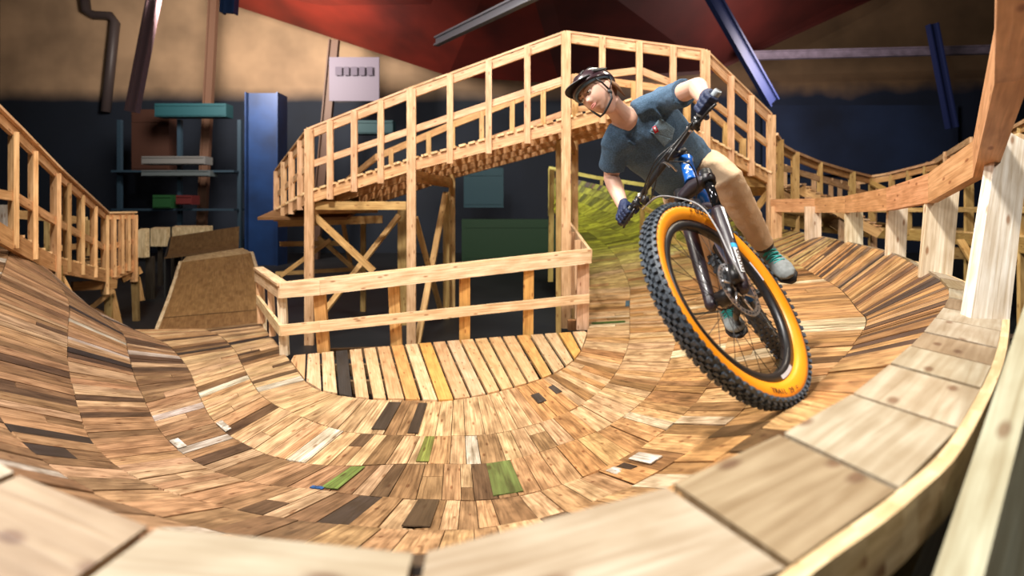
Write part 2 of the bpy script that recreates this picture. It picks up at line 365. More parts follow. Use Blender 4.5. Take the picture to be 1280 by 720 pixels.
SPECIAL = {}   # (band, pixel x) of the coloured boards
berm = thing('wooden_berm', (0.6, 3.2, -1.6), 'large curved bowl of radial salvaged planks that the cyclist rides', 'berm')
def tint_for(k, c, s):
    warm = 1.0 if s > 12 else 0
    if k == 5 and s > 14.6 and random.random() < .36: return jit(random.choice([(.10, .055, .04), (.16, .085, .05), (.26, .16, .10), (.07, .045, .04)]), .2)
    t = plank_tint(warm)
    px = HX+c.x/c.y*FX; py = HY-c.z/c.y*FX
    if s > 11.5 and s < 20:    # the honey-coloured right half is mostly clean boards
        if random.random() < .62 and max(t) < .5: t = jit(random.choice([(.68, .40, .18), (.60, .33, .13), (.72, .47, .24), (.54, .29, .12), (.40, .21, .09)]), .1)
    if s < 9 and k >= 2: t = tuple(x*f for x, f in zip(t, (.82, .80, .86)))
    if k <= 1 and random.random() < .5: t = jit((.72, .49, .28), .12)
    if s >= 19 and random.random() < .7: t = jit((.62, .46, .20), .15)
    g = max(0, min(1, (s-19.6)/2.2))      # the far lane shifts to yellow green
    if g > 0:
        u = random.choice([.35, .6, .8, 1, 1.1])*random.uniform(.9, 1.1); gr = (.40*u, .45*u, .04*u)
        t = tuple(lerp(a, b, g) for a, b in zip(t, gr))
    return t
def surface(band, k0, k1, s0, s1, wmin, wmax, th=.022):
    mb = MB(); tab = arc_table(k0, k1, s0, s1); L = tab[-1][1]; d = 0
    while d < L-.02:
        w = random.uniform(wmin, wmax)
        if band == 5 and s_of(tab, d) > 14.6: w = random.uniform(.055, .12)
        if L-d-w < wmin*.6: w = L-d
        a, b = s_of(tab, d+.0025), s_of(tab, min(L, d+w)-.0025)
        p0, p1, q0, q1 = ring(k0, a), ring(k0, b), ring(k1, a), ring(k1, b)
        n = (p1-p0).cross(q0-p0).normalized()
        if n.z < 0: n = -n
        j = n*random.uniform(-.003, .003); low = -n*th
        c = (p0+p1+q0+q1)/4; tint = tint_for(k0, c, (a+b)/2)
        Ln = (q0-p0).length
        # lengthwise seams: most boards span the band, some are butted halfway
        cuts = [0, 1] if random.random() < .93 or Ln < .4 else [0, random.uniform(.3, .7), 1]
        for u0, u1 in zip(cuts, cuts[1:]):
            e = .003/Ln
            A0, A1, B0, B1 = p0.lerp(q0, u0+e), p1.lerp(q1, u0+e), p0.lerp(q0, u1-e), p1.lerp(q1, u1-e)
            mb.hexa([A0+low+j, A1+low+j, A1+j, A0+j, B0+low+j, B1+low+j, B1+j, B0+j], tint, Ln*(u1-u0), w, th)
            tint = tint_for(k0, c, (a+b)/2)
        d += w
    return obj('plank_band', mb, PLANK, berm)
for k in range(6):
    wr = (.085, .15) if k < 4 else (.09, .17)
    surface(k, k, k+1, 0, NS-1, *wr)
# dark backing under the boards so nothing shines through the joints
mb = MB()
for k in range(6):
    for i in range((NS-1)*4):
        a, b = i/4, (i+1)/4; n = len(mb.v)
        lo = V((0, 0, -.045)); mb.v += [ring(k, a)+lo, ring(k, b)+lo, ring(k+1, b)+lo, ring(k+1, a)+lo]; mb.face([n, n+1, n+2, n+3])
bk = obj('backing', mb, mat('backing_ply', (.10, .06, .03), .9), berm, merge=True); grp_mod(bk, 'SOLIDIFY', thickness=.02, offset=-1)
# coloured boards nailed on: green, blue, white, black pieces at their places in the bowl
def patch(k, s, u0, u1, ds, tint, label):
    mb = MB(); a, b = s-ds/2, s+ds/2
    q = [ring(k, a).lerp(ring(k+1, a), u0), ring(k, b).lerp(ring(k+1, b), u0), ring(k, b).lerp(ring(k+1, b), u1), ring(k, a).lerp(ring(k+1, a), u1)]
    n = (q[1]-q[0]).cross(q[3]-q[0]).normalized(); n = n if n.z > 0 else -n
    lo, hi = n*.0045, n*.0085
    mb.hexa([q[0]+lo, q[1]+lo, q[1]+hi, q[0]+hi, q[3]+lo, q[2]+lo, q[2]+hi, q[3]+hi], tint, .3, .1, .01)
    obj('painted_board', mb, PLANK, berm, label)
patch(2, 8.2, .1, .95, .3, (.16, .26, .06), 'green painted board')
patch(2, 8.0, .93, 1.0, .22, (.01, .12, .42), 'blue painted board end')
patch(2, 11.0, .05, .95, .35, (.13, .19, .05), 'green painted board')
patch(1, 9.6, .05, .95, .3, (.24, .28, .06), 'olive painted board')
patch(0, 9.0, .1, .95, .35, (.05, .035, .025), 'black board')
patch(0, 7.9, .1, .9, .4, (.06, .045, .035), 'black board')
patch(3, 9.9, .05, .95, .32, (.07, .045, .025), 'dark brown board')
patch(0, 12.3, .35, .6, .25, (.05, .04, .04), 'black board end')
patch(0, 12.9, .3, .55, .2, (.06, .05, .05), 'black board end')
patch(3, 12.35, .25, .6, .12, (.03, .02, .02), 'black board')
patch(3, 12.2, .2, .5, .14, (.85, .84, .80), 'white painted board end')
patch(3, 12.6, .2, .75, .18, (.85, .84, .80), 'white painted board end')
patch(1, 5.2, .9, 1.0, .3, (.8, .8, .78), 'white painted board end')
patch(2, 5.3, .85, 1.0, .25, (.8, .8, .78), 'white painted board end')
patch(0, 17.0, .1, .9, .09, (.04, .12, .02), 'green painted board')
patch(0, 18.1, .9, 1.0, .3, (.08, .16, .24), 'blue board end')
# rim cap: boards along the top edge, then a facing strip and the ribs below
def outward(s):
    a, b = ring(6, s-.08), ring(6, s+.08); t = (b-a); o = V((-t.y, t.x, 0)).normalized()
    inn = ring(4, s)-ring(6, s)
    return o if o.dot(inn) < 0 else -o
tab = arc_table(6, 6, .3, 20); L = tab[-1][1]; d = 0
while d < L-.05:
    w = random.uniform(.24, .42) if d < L*.62 else random.uniform(.3, .45); w = min(w, L-d)
    a, b = s_of(tab, d+.009), s_of(tab, d+w-.009); mb = MB()
    W = lambda s: .17 if s < 15.5 else max(.04, .17-.07*(s-15.5))
    oa, ob = outward(a), outward(b); A, B = ring(6, a), ring(6, b); z = V((0, 0, random.uniform(-.002, .002)+.006)); h = V((0, 0, -.034)); dn = V((0, 0, -.02))
    A1, B1 = A+oa*W(a)+dn, B+ob*W(b)+dn; ia, ib = oa*-.012, ob*-.012
    mb.hexa([A+ia+h+z, A1+h+z, A1+z, A+ia+z, B+ib+h+z, B1+h+z, B1+z, B+ib+z], jit((.40, .36, .28) if random.random() < .7 else (.30, .23, .15), .10), w, .17, .034)
    obj('rim_board', mb, WOOD, berm); d += w
mb = MB(); n0 = 90
for i in range(n0):
    a, b = lerp(.5, 17.5, i/n0), lerp(.5, 17.5, (i+1)/n0); oa, ob = outward(a), outward(b); A, B = ring(6, a), ring(6, b); l1, l2 = V((0, 0, -.03)), V((0, 0, -.012))
    mb.hexa([A+l1, A+oa*W(a)*.97+l1+V((0, 0, -.02)), A+oa*W(a)*.97+l2+V((0, 0, -.02)), A+l2, B+l1, B+ob*W(b)*.97+l1+V((0, 0, -.02)), B+ob*W(b)*.97+l2+V((0, 0, -.02)), B+l2], (.26, .13, .05), .1, .1, .02)
obj('rim_backer', mb, WOOD, berm)
mb = MB()
for i in range(n0):
    a, b = lerp(1, 17.5, i/n0), lerp(1, 17.5, (i+1)/n0); oa, ob = outward(a), outward(b)
    A, B = ring(6, a)+oa*W(a)+V((0, 0, -.016)), ring(6, b)+ob*W(b)+V((0, 0, -.016)); t_ = .022; H_ = V((0, 0, -.085))
    mb.hexa([A+H_-oa*.0, A+H_+oa*t_, A+oa*t_, A, B+H_, B+H_+ob*t_, B+ob*t_, B], (.72, .58, .36), (B-A).length, t_, .085)
obj('rim_fascia', mb, WOOD, berm)
# ribs that carry the bowl from below
for s_ in (1, 3, 5, 7, 9, 11, 12.5, 13.5, 14.5, 15.5, 17, 18.5, 20, 22, 24):
    mb = MB(); pts = [ring(k, s_)+V((0, 0, -.09)) for k in range(1, 7)]
    for p, q in zip(pts, pts[1:]): mb.lumber(p, q, .04, .09, tint=jit((.3, .2, .1)))
    e = pts[-1]; mb.lumber(V((e.x, e.y, FLOOR)), e, .04, .09, up=outward(s_), tint=jit((.3, .2, .1)))
    for k in (2, 4): mb.lumber(V((pts[k].x, pts[k].y, FLOOR)), pts[k], .04, .09, up=outward(s_), tint=jit((.3, .2, .1)))
    obj('rib', mb, WOOD, berm)

# ================================================================== SLATTED DECK
deck = thing('slatted_deck', PZ(540, 470, -1.6), 'flat deck of spaced pale slats inside the guard rail, one slat black', 'deck')
Apx = []
for i in range(201):
    p = ring(0, 2+15*i/200); Apx.append((HX+p.x/p.y*FX, p))
def frontA(x):
    best = min(Apx, key=lambda q: abs(q[0]-x)); return best[1]
mapx = [(366, 363), (375, 372), (440, 448), (505, 527), (590, 625), (640, 672), (682, 709), (715, 727), (733, 735)]
def mx(x):
    for (a, b), (c, d_) in zip(mapx, mapx[1:]):
        if a <= x <= c: return b+(d_-b)*(x-a)/(c-a)
    return mapx[-1][1]
def back(x):
    t_ = (x-366)/(733-366); return PZ(x, 446-31*t_-2*math.sin(PI*t_), -1.6)
n = 21; mb = MB()
for i in range(n):
    a, b = lerp(366, 732, (i+.08)/n), lerp(366, 732, (i+.90)/n)
    A0, A1, B0, B1 = frontA(mx(a)), frontA(mx(b)), back(a), back(b)
    for p in (A0, A1, B0, B1): p = p
    off = V((random.uniform(-.0, .0), random.uniform(-.03, .03), .012)); lo = V((0, 0, -.03))
    e0, e1 = (A0-B0)*.01, (A1-B1)*.01
    tint = (.03, .028, .03) if i == 3 else (gold() if random.random() < .2 else jit(random.choice([(.66, .47, .29), (.62, .41, .23), (.70, .52, .34)])))
    z = V((0, 0, .012))
    mb.hexa([A0+lo+z, A1+lo+z, A1+z, A0+z, B0+lo+z+off*.2, B1+lo+z+off*.2, B1+z+off*.2, B0+z+off*.2], tint, (A0-B0).length, .16, .03)
obj('slats', mb, WOOD, deck)
for yy in (5.9, 5.3, 4.8):
    x0, x1 = (-2.1, .75) if yy > 5.5 else ((-2.0, .45) if yy > 5 else (-1.6, .1))
    part('joist', deck, WOOD, (V((x0, yy, -1.68)), V((x1, yy+(.35 if yy > 5.5 else .1), -1.68)), .05, .12, dict(tint=(.2, .13, .07))))

# ================================================================== FENCES
def rails(t, pts, w, h, tintf, name='rail', up=V((0, 0, 1))):
    for a, b in zip(pts, pts[1:]): part(name, t, WOOD, (P(*a), P(*b), w, h, dict(tint=tintf(), up=up)))
g = thing('guard_rail', PZ(540, 437, -1.6), 'two-board guard rail in pale pine around the slatted deck', 'railing')
rails(g, [(320, 343, 6.9), (350, 363, 5.5), (400, 359, 5.6), (738, 321, 6.7)], .04, .165, lambda: jit((.86, .68, .48), .04))
rails(g, [(738, 321, 6.7), (703, 271, 9.2)], .04, .165, lambda: jit((.84, .64, .42), .04))
part('cap_board', g, WOOD, (P(350, 355.5, 5.5)+V((0, .04, .0)), P(738, 312.5, 6.7)+V((0, .04, 0)), .12, .03, dict(tint=(.85, .66, .44))))
part('cap_board', g, WOOD, (P(320, 335, 6.9)+V((.03, .0, .0)), P(350, 355.5, 5.5)+V((.03, 0, 0)), .12, .03, dict(tint=(.82, .62, .42))))
rails(g, [(322, 374, 6.9), (351, 413, 5.5), (400, 408, 5.6), (736, 373, 6.7)], .035, .115, lambda: jit((.86, .68, .46), .04))
for (x0, y0, x1, y1, Y, w, c) in [(325, 341, 327, 404, 6.85, .09, pine), (338, 352, 341, 420, 6.2, .06, pine), (352, 362, 356, 444, 5.56, .09, pale), (399, 360, 405, 441, 5.66, .13, gold), (492, 350, 496, 438, 6.0, .13, gold),
        (581, 341, 581, 431, 6.22, .13, gold), (661, 330, 660, 422, 6.45, .13, gold), (729, 320, 728, 412, 6.76, .16, pine), (722, 300, 722, 398, 7.2, .08, pine), (716, 290, 716, 385, 7.7, .08, pine), (709, 278, 709, 372, 8.3, .08, pine)]:
    a = P(x0, y0, Y+.05); b = P(x1, y1, Y+.05)
    part('post', g, WOOD, (a, b, w, .05, dict(tint=c(), up=V((0, 1, 0)))))
part('block', g, WOOD, (P(716, 400, 7.0), P(716, 412, 7.0), .14, .1, dict(tint=(.35, .18, .08), up=V((0, 1, 0)))))

# ---------------- bridge
br = thing('wooden_bridge', V((P(560, 0, 8).x, 8.6, FLOOR)), 'raised pine footbridge with railings arching over the course behind the cyclist', 'bridge')
T = [(347, 218, 9.8), (388, 167, 7.9), (514, 117, 7.8), (707, 47, 7.5), (880, 70, 7.6), (962, 149, 8.4)]
B = [(347, 268, 9.8), (388, 247, 7.9), (514, 207, 7.8), (705, 157, 7.5), (790, 133, 7.5), (847, 152, 7.55), (880, 178, 7.6), (962, 224, 8.4)]
Mr = [(347, 243, 9.8), (388, 206, 7.9), (514, 163, 7.8), (707, 99, 7.5), (800, 88, 7.5), (840, 104, 7.55), (880, 120, 7.6), (962, 182, 8.4)]
pc = lambda: jit((.76, .50, .31), .06)
rails(br, T, .04, .14, pc)
for a, b in zip(T, T[1:]): part('cap_rail', br, WOOD, (P(*a)+V((0, .03, .08)), P(*b)+V((0, .03, .08)), .13, .03, dict(tint=pc())))
rails(br, Mr, .035, .1, pc)
rails(br, B, .045, .17, lambda: jit((.78, .50, .27), .05), 'stringer')
def bw(x): return 2.5 if x < 400 else (2.5-.7*(x-400)/300 if x < 700 else 1.8)   # width of the bridge
def shift(p, k, dz=0):
    x = p[0]; Q = P(*p); return Q+V((.35*k, bw(x)*k, dz*k))
for k in (.35, .7, 1.0):
    for a, b in zip(B, B[1:]): part('stringer', br, WOOD, (shift(a, k), shift(b, k), .05, .15, dict(tint=jit((.6, .34, .15)))))
for a, b in zip(T, T[1:]): part('rail', br, WOOD, (shift(a, 1, -.12), shift(b, 1, -.12), .04, .13, dict(tint=jit((.76, .48, .24)))))
for a, b in zip(Mr, Mr[1:]): part('rail', br, WOOD, (shift(a, 1, -.1), shift(b, 1, -.1), .035, .1, dict(tint=pc())))
# deck slats
mb = MB(); pts = [P(*b) for b in B]; segs = list(zip(B, B[1:]))
for a, b in segs:
    A, Bq = P(*a), P(*b); L = (Bq-A).length; m = max(1, int(L/.145))
    for i in range(m):
        u = (i+.5)/m; x = lerp(a[0], b[0], u); p = A.lerp(Bq, u)+V((0, -.06, .1)); q = p+V((.35, bw(x)+.12, 0)); d = (Bq-A).normalized()
        up = (q-p).cross(d); up = up if up.z > 0 else -up
        mb.lumber(p, q, .10, .032, up=up, tint=jit((.86, .64, .38) if random.random() < .8 else (.6, .38, .18), .08))
obj('deck_boards', mb, WOOD, br)
for x, big in [(347, 0), (356, 0), (366, 0), (377, 0), (388, 1), (414, 0), (444, 0), (477, 0), (515, 1), (563, 0), (611, 0), (659, 0), (707, 1), (752, 0), (798, 0), (840, 0), (880, 1), (912, 0), (937, 0), (962, 1)]:
    tp, bt = poly_at(T, x), poly_at(B, x); o = V((0, -.045, 0)); w = .135 if big else .09
    tp = tp+o+V((0, 0, .06)); bt = bt+o+V((0, 0, -.13))
    if x == 388: bt.z = -1.0
    if big: bt = V((bt.x, bt.y, FLOOR)) if x in (388, 515, 962) else V((bt.x, bt.y, -1.75 if x == 707 else bt.z))
    part('post', br, WOOD, (bt, tp, w, .05, dict(tint=pc(), up=V((0, 1, 0)))))
    if x > 380 and (x in (414, 477, 515, 563, 611, 659, 707, 752, 798, 840, 880, 937, 962)):
        a = V((bt.x+.35, 0, 0)); k = bw(x); t2 = tp+V((.35, k, -.14)); b2 = poly_at(B, x)+V((.35, k, -.05)); 
        if big and x != 880: b2.z = FLOOR
        part('post', br, WOOD, (b2, t2, .09 if not big else .12, .05, dict(tint=jit((.70, .48, .22)), up=V((0, 1, 0)))))
# cross beams and braces under the deck
for x in (388, 515, 707, 880, 962):
    p = poly_at(B, x)+V((0, -.05, -.16)); k = bw(x)
    part('cross_beam', br, WOOD, (p, p+V((.35, k+.1, 0)), .05, .19, dict(tint=jit((.56, .30, .12)))))
for (a, b, w) in [((386, 257, 8.0), (508, 257, 8.0), .13), ((348, 279, 9.4), (478, 274, 9.4), .14), ((350, 305, 10.2), (430, 304, 10.2), .1), ((388, 265, 8.05), (467, 339, 8.05), .1), ((499, 269, 9.0), (405, 390, 8.2), .09),
        ((557, 242, 9.6), (521, 432, 7.9), .1), ((519, 272, 8.0), (552, 392, 9.6), .09), ((413, 300, 9.8), (351, 345, 9.8), .08), ((398, 296, 9.9), (452, 345, 9.9), .08), ((880, 226, 7.8), (962, 228, 8.5), .16), ((962, 238, 8.5), (930, 282, 8.5), .1),
        ((424, 250, 10.4), (438, 330, 10.4), .08), ((345, 342, 10.4), (452, 336, 10.4), .08)]:
    part('brace', br, WOOD, (P(*a), P(*b), .045, w, dict(tint=jit((.66, .44, .18)), up=V((0, 0, 1)) if abs(a[1]-b[1]) < 30 else V((1, 0, .2)))))
for (x, y0, Y, w) in [(503, 262, 9.2, .16), (454, 272, 10.4, .1), (558, 240, 9.7, .12), (698, 175, 8.2, .08)]:
    t_ = P(x, y0, Y); part('leg', br, WOOD, (V((t_.x, Y, FLOOR)), t_, w, .06, dict(tint=jit((.50, .34, .13)), up=V((0, 1, 0)))))
part('leg', br, WOOD, (P(688, 352, 9.2), P(690, 212, 9.2), .09, .06, dict(tint=(.42, .34, .10), up=V((0, 1, 0)))))

# lower landing plates under the left end of the bridge
part('under_panel', br, PLY, (P(347, 262, 9.9), P(450, 262, 9.9), 1.6, .05, dict(tint=(.30, .16, .07), up=V((0, -.2, 1)))))

# ---------------- fence that closes the far lane (upper edge of the green wall)
fr = thing('lane_fence', P(760, 235, 12.6), 'low yellow fence along the top of the far green lane', 'fence')
FT = [(686, 210, 13.1), (745, 222, 12.9), (850, 238, 12.0), (935, 250, 10.5)]
rails(fr, FT, .04, .09, lambda: (.52, .50, .14))
for x, h in ((688, 60), (707, 18), (720, 16), (752, 16), (778, 16), (812, 20), (850, 22), (890, 24), (925, 26)):
    a = poly_at(FT, x); part('post', fr, WOOD, (a+V((0, .03, -h*a.y/640)), a, .11 if x == 688 else .07, .05, dict(tint=(.52, .46, .14), up=V((0, 1, 0)))))
# fence seen between the wheel and the bar: inner side of the lane
fi = thing('lane_divider', P(850, 330, 8.7), 'short yellow divider fence crossing the far lane beyond the front wheel', 'fence')
FD = [(800, 258, 10.6), (850, 281, 9.9), (925, 318, 8.9)]
rails(fi, FD, .04, .1, lambda: (.60, .48, .14))
rails(fi, [(a, b+24, c) for a, b, c in FD], .04, .09, lambda: (.60, .46, .16))
for x in (803, 822, 842, 862, 884, 905):
    a = poly_at(FD, x); part('post', fi, WOOD, (a+V((0, .03, -48*a.y/640)), a, .09, .05, dict(tint=jit((.60, .46, .18)), up=V((0, 1, 0)))))

# ---------------- looping walkway behind the right wall
def walkway():
    w = thing('looping_walkway', V((P(1088, 0, 12).x, 12, FLOOR)), 'raised pine walkway with a long curved railing beyond the bowl', 'walkway')
    T2 = [(968, 168, 8.9), (976, 182, 9.2), (990, 190, 9.6), (1022, 203, 10.4), (1063, 215, 11.4), (1088, 221, 12.0), (1113, 217, 11.6), (1178, 201, 10.2), (1215, 189, 9.2), (1296, 146, 6.6)]
    M2 = [(968, 208, 8.9), (990, 213, 9.6), (1063, 236, 11.4), (1088, 243, 12.0), (1178, 262, 10.2), (1296, 262, 6.6)]
    D2 = [(968, 272, 8.9), (1022, 283, 10.4), (1088, 291, 12.0), (1178, 296, 10.2), (1296, 308, 6.6)]
    rails(w, T2, .12, .05, pc); rails(w, [(a, b+6, c) for a, b, c in T2], .04, .11, lambda: jit((.7, .42, .2)))
    rails(w, M2[:4], .035, .1, pc); rails(w, [(1088, 263, 12.0), (1178, 262, 10.2), (1296, 262, 6.6)], .035, .09, lambda: jit((.8, .56, .26)))
    rails(w, D2, .05, .22, lambda: jit((.62, .44, .16)), 'stringer')
    for x, big in ((972, 1), (992, 1), (1023, 0), (1063, 1), (1088, 1), (1113, 0), (1134, 0), (1155, 0), (1178, 1), (1208, 1), (1240, 0), (1275, 1)):
        tp, bt = poly_at(T2, x), poly_at(D2, x); ww = .14 if big else .09
        if big: bt.z = FLOOR
        part('post', w, WOOD, (bt+V((0, -.05, 0)), tp+V((0, -.05, 0)), ww, .05, dict(tint=jit((.66, .46, .20)), up=V((0, 1, 0)))))
    mb = MB()
    for a, b in zip(D2, D2[1:]):
        A, Bq = P(*a), P(*b); m = int((Bq-A).length/.15)
        for i in range(m):
            p = A.lerp(Bq, (i+.5)/m)+V((0, 0, .12)); nrm = V((p.x*.25, 1, 0)).normalized()
            mb.lumber(p, p+nrm*1.5, .11, .03, tint=jit((.62, .44, .2)))
    obj('deck_boards', mb, WOOD, w)
    # outer railing on the far side of the walkway
    off = V((.5, 1.5, 0))
    for a, b in zip(T2[2:], T2[3:]):
        part('rail', w, WOOD, (P(*a)+off+V((0, 0, -.1)), P(*b)+off+V((0, 0, -.1)), .04, .1, dict(tint=pc())))
        part('rail', w, WOOD, (P(*a)+off+V((0, 0, -.55)), P(*b)+off+V((0, 0, -.55)), .04, .1, dict(tint=pc())))
    for x in (1000, 1015, 1040, 1063, 1075, 1100, 1125, 1150, 1178, 1210, 1245):
        tp, bt = poly_at(T2, x)+off, poly_at(D2, x)+off
        part('post', w, WOOD, (bt, tp+V((0, 0, -.05)), .09, .05, dict(tint=pc(), up=V((0, 1, 0)))))
    for a, b, ww in [((1088, 228, 11.8), (1115, 242, 11.6), .12), ((1200, 300, 8.8), (1232, 352, 8.2), .11), ((1012, 190, 10.2), (1022, 250, 10.2), .0)]:
        if ww: part('brace', w, WOOD, (P(*a), P(*b), .045, ww, dict(tint=jit((.62, .42, .16)), up=V((1, 0, .3)))))
    part('cross_beam', w, WOOD, (P(1185, 316, 9.0), P(1240, 318, 9.0), .05, .2, dict(tint=(.5, .34, .14))))
    return w
walkway()
# sloping roll-down ramp between the walkway and the bowl
rd = thing('roll_down_ramp', P(1040, 275, 10.6), 'slatted roll-down ramp sloping between the walkway and the bowl rim', 'ramp')
for k in (0, .9): part('stringer', rd, WOOD, (P(1000, 236, 10.2)+V((0, k, 0)), P(1100, 292, 9.6)+V((0, k, 0)), .05, .2, dict(tint=jit((.72, .46, .2)))))
mb = MB()
for i in range(15): p = P(1000, 236, 10.2).lerp(P(1100, 292, 9.6), (i+.5)/15)+V((0, -.05, .12)); mb.lumber(p, p+V((0, 1.05, 0)), .1, .03)
obj('deck_boards', mb, WOOD, rd)
for x, y in ((1010, 246), (1052, 268), (1092, 288)):
    p = P(x, y, 10.0); part('leg', rd, WOOD, (V((p.x, p.y, FLOOR)), p, .1, .05, dict(up=V((0, 1, 0)))))

# ---------------- handrail following the rim, near the camera
hr = thing('rim_handrail', V((2.6, 4.2, -.4)), 'heavy single-board handrail curving up past the camera on pale posts', 'railing')
HB = [P(963, 257, 8.2), P(1018, 257, 7.2), P(1056, 255.5, 6.1), P(1108, 249, 4.5), P(1160, 235, 3.35), P(1216, 199, 2.62), P(1243, 70, 1.72), P(1246, -75, 1.0), P(1130, -300, .6)]
hts = [.2, .2, .2, .2, .19, .185, .185, .18, .17]
for i, (a, b) in enumerate(zip(HB, HB[1:])):
    mb = MB(); d = (b-a).normalized(); up = V((0, 0, 1)); sd = V((-(b-a).y, (b-a).x, 0)).normalized()
    if sd.dot(V((1, 0, 0))) < 0: sd = -sd
    def miter(j):
        q = V((0, 0, 0))
        for u, v in ((j-1, j), (j, j+1)):
            if 0 <= u and v < len(HB):
                e = HB[v]-HB[u]; s2 = V((-e.y, e.x, 0)).normalized(); s2 = s2 if s2.x > 0 else -s2; q += s2
        return q.normalized()
    m0, m1 = miter(i), miter(i+1); h0, h1 = hts[i]/2, hts[i+1]/2; th = .05 if i < 5 else .085
    def c4(p, m_, h): return [p+V((0, 0, -h)), p+m_*th+V((0, 0, -h)), p+m_*th+V((0, 0, h)), p+V((0, 0, h))]
    mb.hexa(c4(a, m0, h0)+c4(b, m1, h1), jit((.74, .42, .22), .06), (b-a).length, th, .19)
    obj('rail', mb, WOOD, hr)
for (x0, y0, x1, y1, Y, w, c) in [(970, 262, 970, 296, 8.1, .16, pine), (1016, 262, 1016, 300, 7.2, .20, pale), (1067, 258, 1067, 306, 6.1, .18, pale), (1122, 250, 1118, 322, 4.7, .15, pale),
        (1178, 238, 1166, 350, 3.4, .17, pale)]:
    part('post', hr, WOOD, (P(x1, y1+22, Y), P(x0, y0-4, Y), w, .05, dict(tint=c(), up=V((.3, 1, 0)))))
    # the deep side of each post
a, b = P(1220, 476, 1.95), P(1262, 172, 2.5)
mb = MB().lumber(a, b, .155, .05, up=V((.1, 1, 0)), tint=(.86, .83, .76)); obj('post', mb, WOOD, hr)
bk_ = P(1268, 172, 2.62); mb = MB().lumber(P(1240, 380, 2.4), bk_, .05, .09, up=V((0, 1, 0)), tint=(.7, .5, .3)); obj('block', mb, WOOD, hr)

# big near lumber at the bottom right corner
s1 = tag(obj('support_beam', MB().lumber(P(1345, 330, 1.5), P(1196, 1000, .56), .22, .05, up=V((0, 1, 0)), tint=(.36, .37, .28)), WOOD), 'broad pale timber leaning in beside the bowl rim, closest to the camera', 'beam')
s2 = tag(obj('support_beam', MB().lumber(P(1250, 480, 1.75), P(1050, 960, .85), .15, .045, up=V((0, 1, 0)), tint=(.36, .30, .18)), WOOD), 'yellowish timber in shade between the rim and the broad pale timber', 'beam')
for i, (y0, y1) in enumerate(((425, 434), (436, 456), (460, 480))):
    tag(obj('stacked_plank', MB().lumber(P(1226, (y0+y1)/2, 2.6), P(1276, (y0+y1)/2-6, 2.5), .12, (y1-y0)/640*2.5, tint=(.10, .06, .05)), WOOD),
        ['dark narrow plank topmost of three behind the white post', 'dark plank in the middle of three behind the white post', 'dark plank lowest of three behind the white post'][i], 'plank')
tag(obj('blue_strap', MB().lumber(P(1200, 494, 1.7), P(1252, 498, 1.6), .04, .02, tint=(.01, .2, .45)), mat('blue_plastic', (.01, .18, .42), .4)), 'bright blue strap lying on the dark timber by the rim', 'strap')
tag(obj('floor_mat', MB().box((2.1, 1.2, FLOOR+.02), (1.3, 2.0, .04)), mat('blue_mat', (.008, .05, .10), .8, bump=.3)), 'dark teal mat on the floor below the leaning timbers', 'mat')

# ---------------- platform on the left
lf = thing('entry_platform', V((P(90, 0, 7.5).x, 7.5, FLOOR)), 'raised entry platform with a stepped-down railing beyond the wall of the bowl', 'platform')
T3 = [(-40, 112, 4.9), (19, 168, 5.7), (71, 219, 6.7), (131, 271, 8.8), (167, 270, 9.5)]
M3 = [(-40, 236, 4.9), (19, 246, 5.7), (71, 278, 6.7), (131, 310, 8.8), (167, 301, 9.5)]
D3 = [(-40, 268, 4.9), (19, 304, 5.7), (46, 320, 6.2), (71, 332, 6.7), (134, 346, 8.8), (169, 331, 9.5)]
rails(lf, T3, .04, .1, lambda: jit((.80, .50, .28))); 
for a, b in zip(T3, T3[1:]): part('cap_rail', lf, WOOD, (P(*a)+V((0, .02, .07)), P(*b)+V((0, .02, .07)), .11, .03, dict(tint=jit((.86, .6, .38)))))
rails(lf, M3, .035, .1, lambda: jit((.76, .46, .24))); rails(lf, D3, .05, .2, lambda: jit((.70, .40, .2)), 'stringer')
for x, big in ((-25, 0), (19, 0), (43, 0), (71, 1), (85, 0), (102, 0), (118, 0), (132, 1), (142, 0), (152, 0), (160, 0), (168, 1)):
    tp, bt = poly_at(T3, x), poly_at(D3, x)
    if big: bt.z -= .25
    part('post', lf, WOOD, (bt+V((.03, -.05, -.05)), tp+V((.03, -.05, .02)), .1 if not big else .13, .05, dict(tint=jit((.76, .48, .25) if x != 85 else (.4, .25, .12)), up=V((.3, 1, 0)))))
mb = MB()
for a, b in zip(D3[1:], D3[2:]):
    A, Bq = P(*a), P(*b); m = max(1, int((Bq-A).length/.15))
    for i in range(m):
        p = A.lerp(Bq, (i+.5)/m)+V((0, 0, .1)); mb.lumber(p, p+V((-1.2, .35, 0)), .11, .03, tint=jit((.7, .46, .24)))
obj('deck_boards', mb, WOOD, lf)
for a, b, w in [((-40, 262, 6.2), (105, 276, 8.8), .12), ((75, 278, 9.4), (110, 274, 9.6), .1), ((78, 310, 8.0), (112, 306, 9.6), .09)]: part('rail', lf, WOOD, (P(*a), P(*b), .04, w, dict(tint=jit((.66, .46, .22)))))
for x, y0, y1, Y in ((60, 270, 318, 8.4), (110, 275, 320, 9.4), (101, 279, 315, 9.8)): part('post', lf, WOOD, (P(x, y1, Y), P(x, y0, Y), .09, .05, dict(tint=jit((.5, .36, .16)), up=V((0, 1, 0)))))
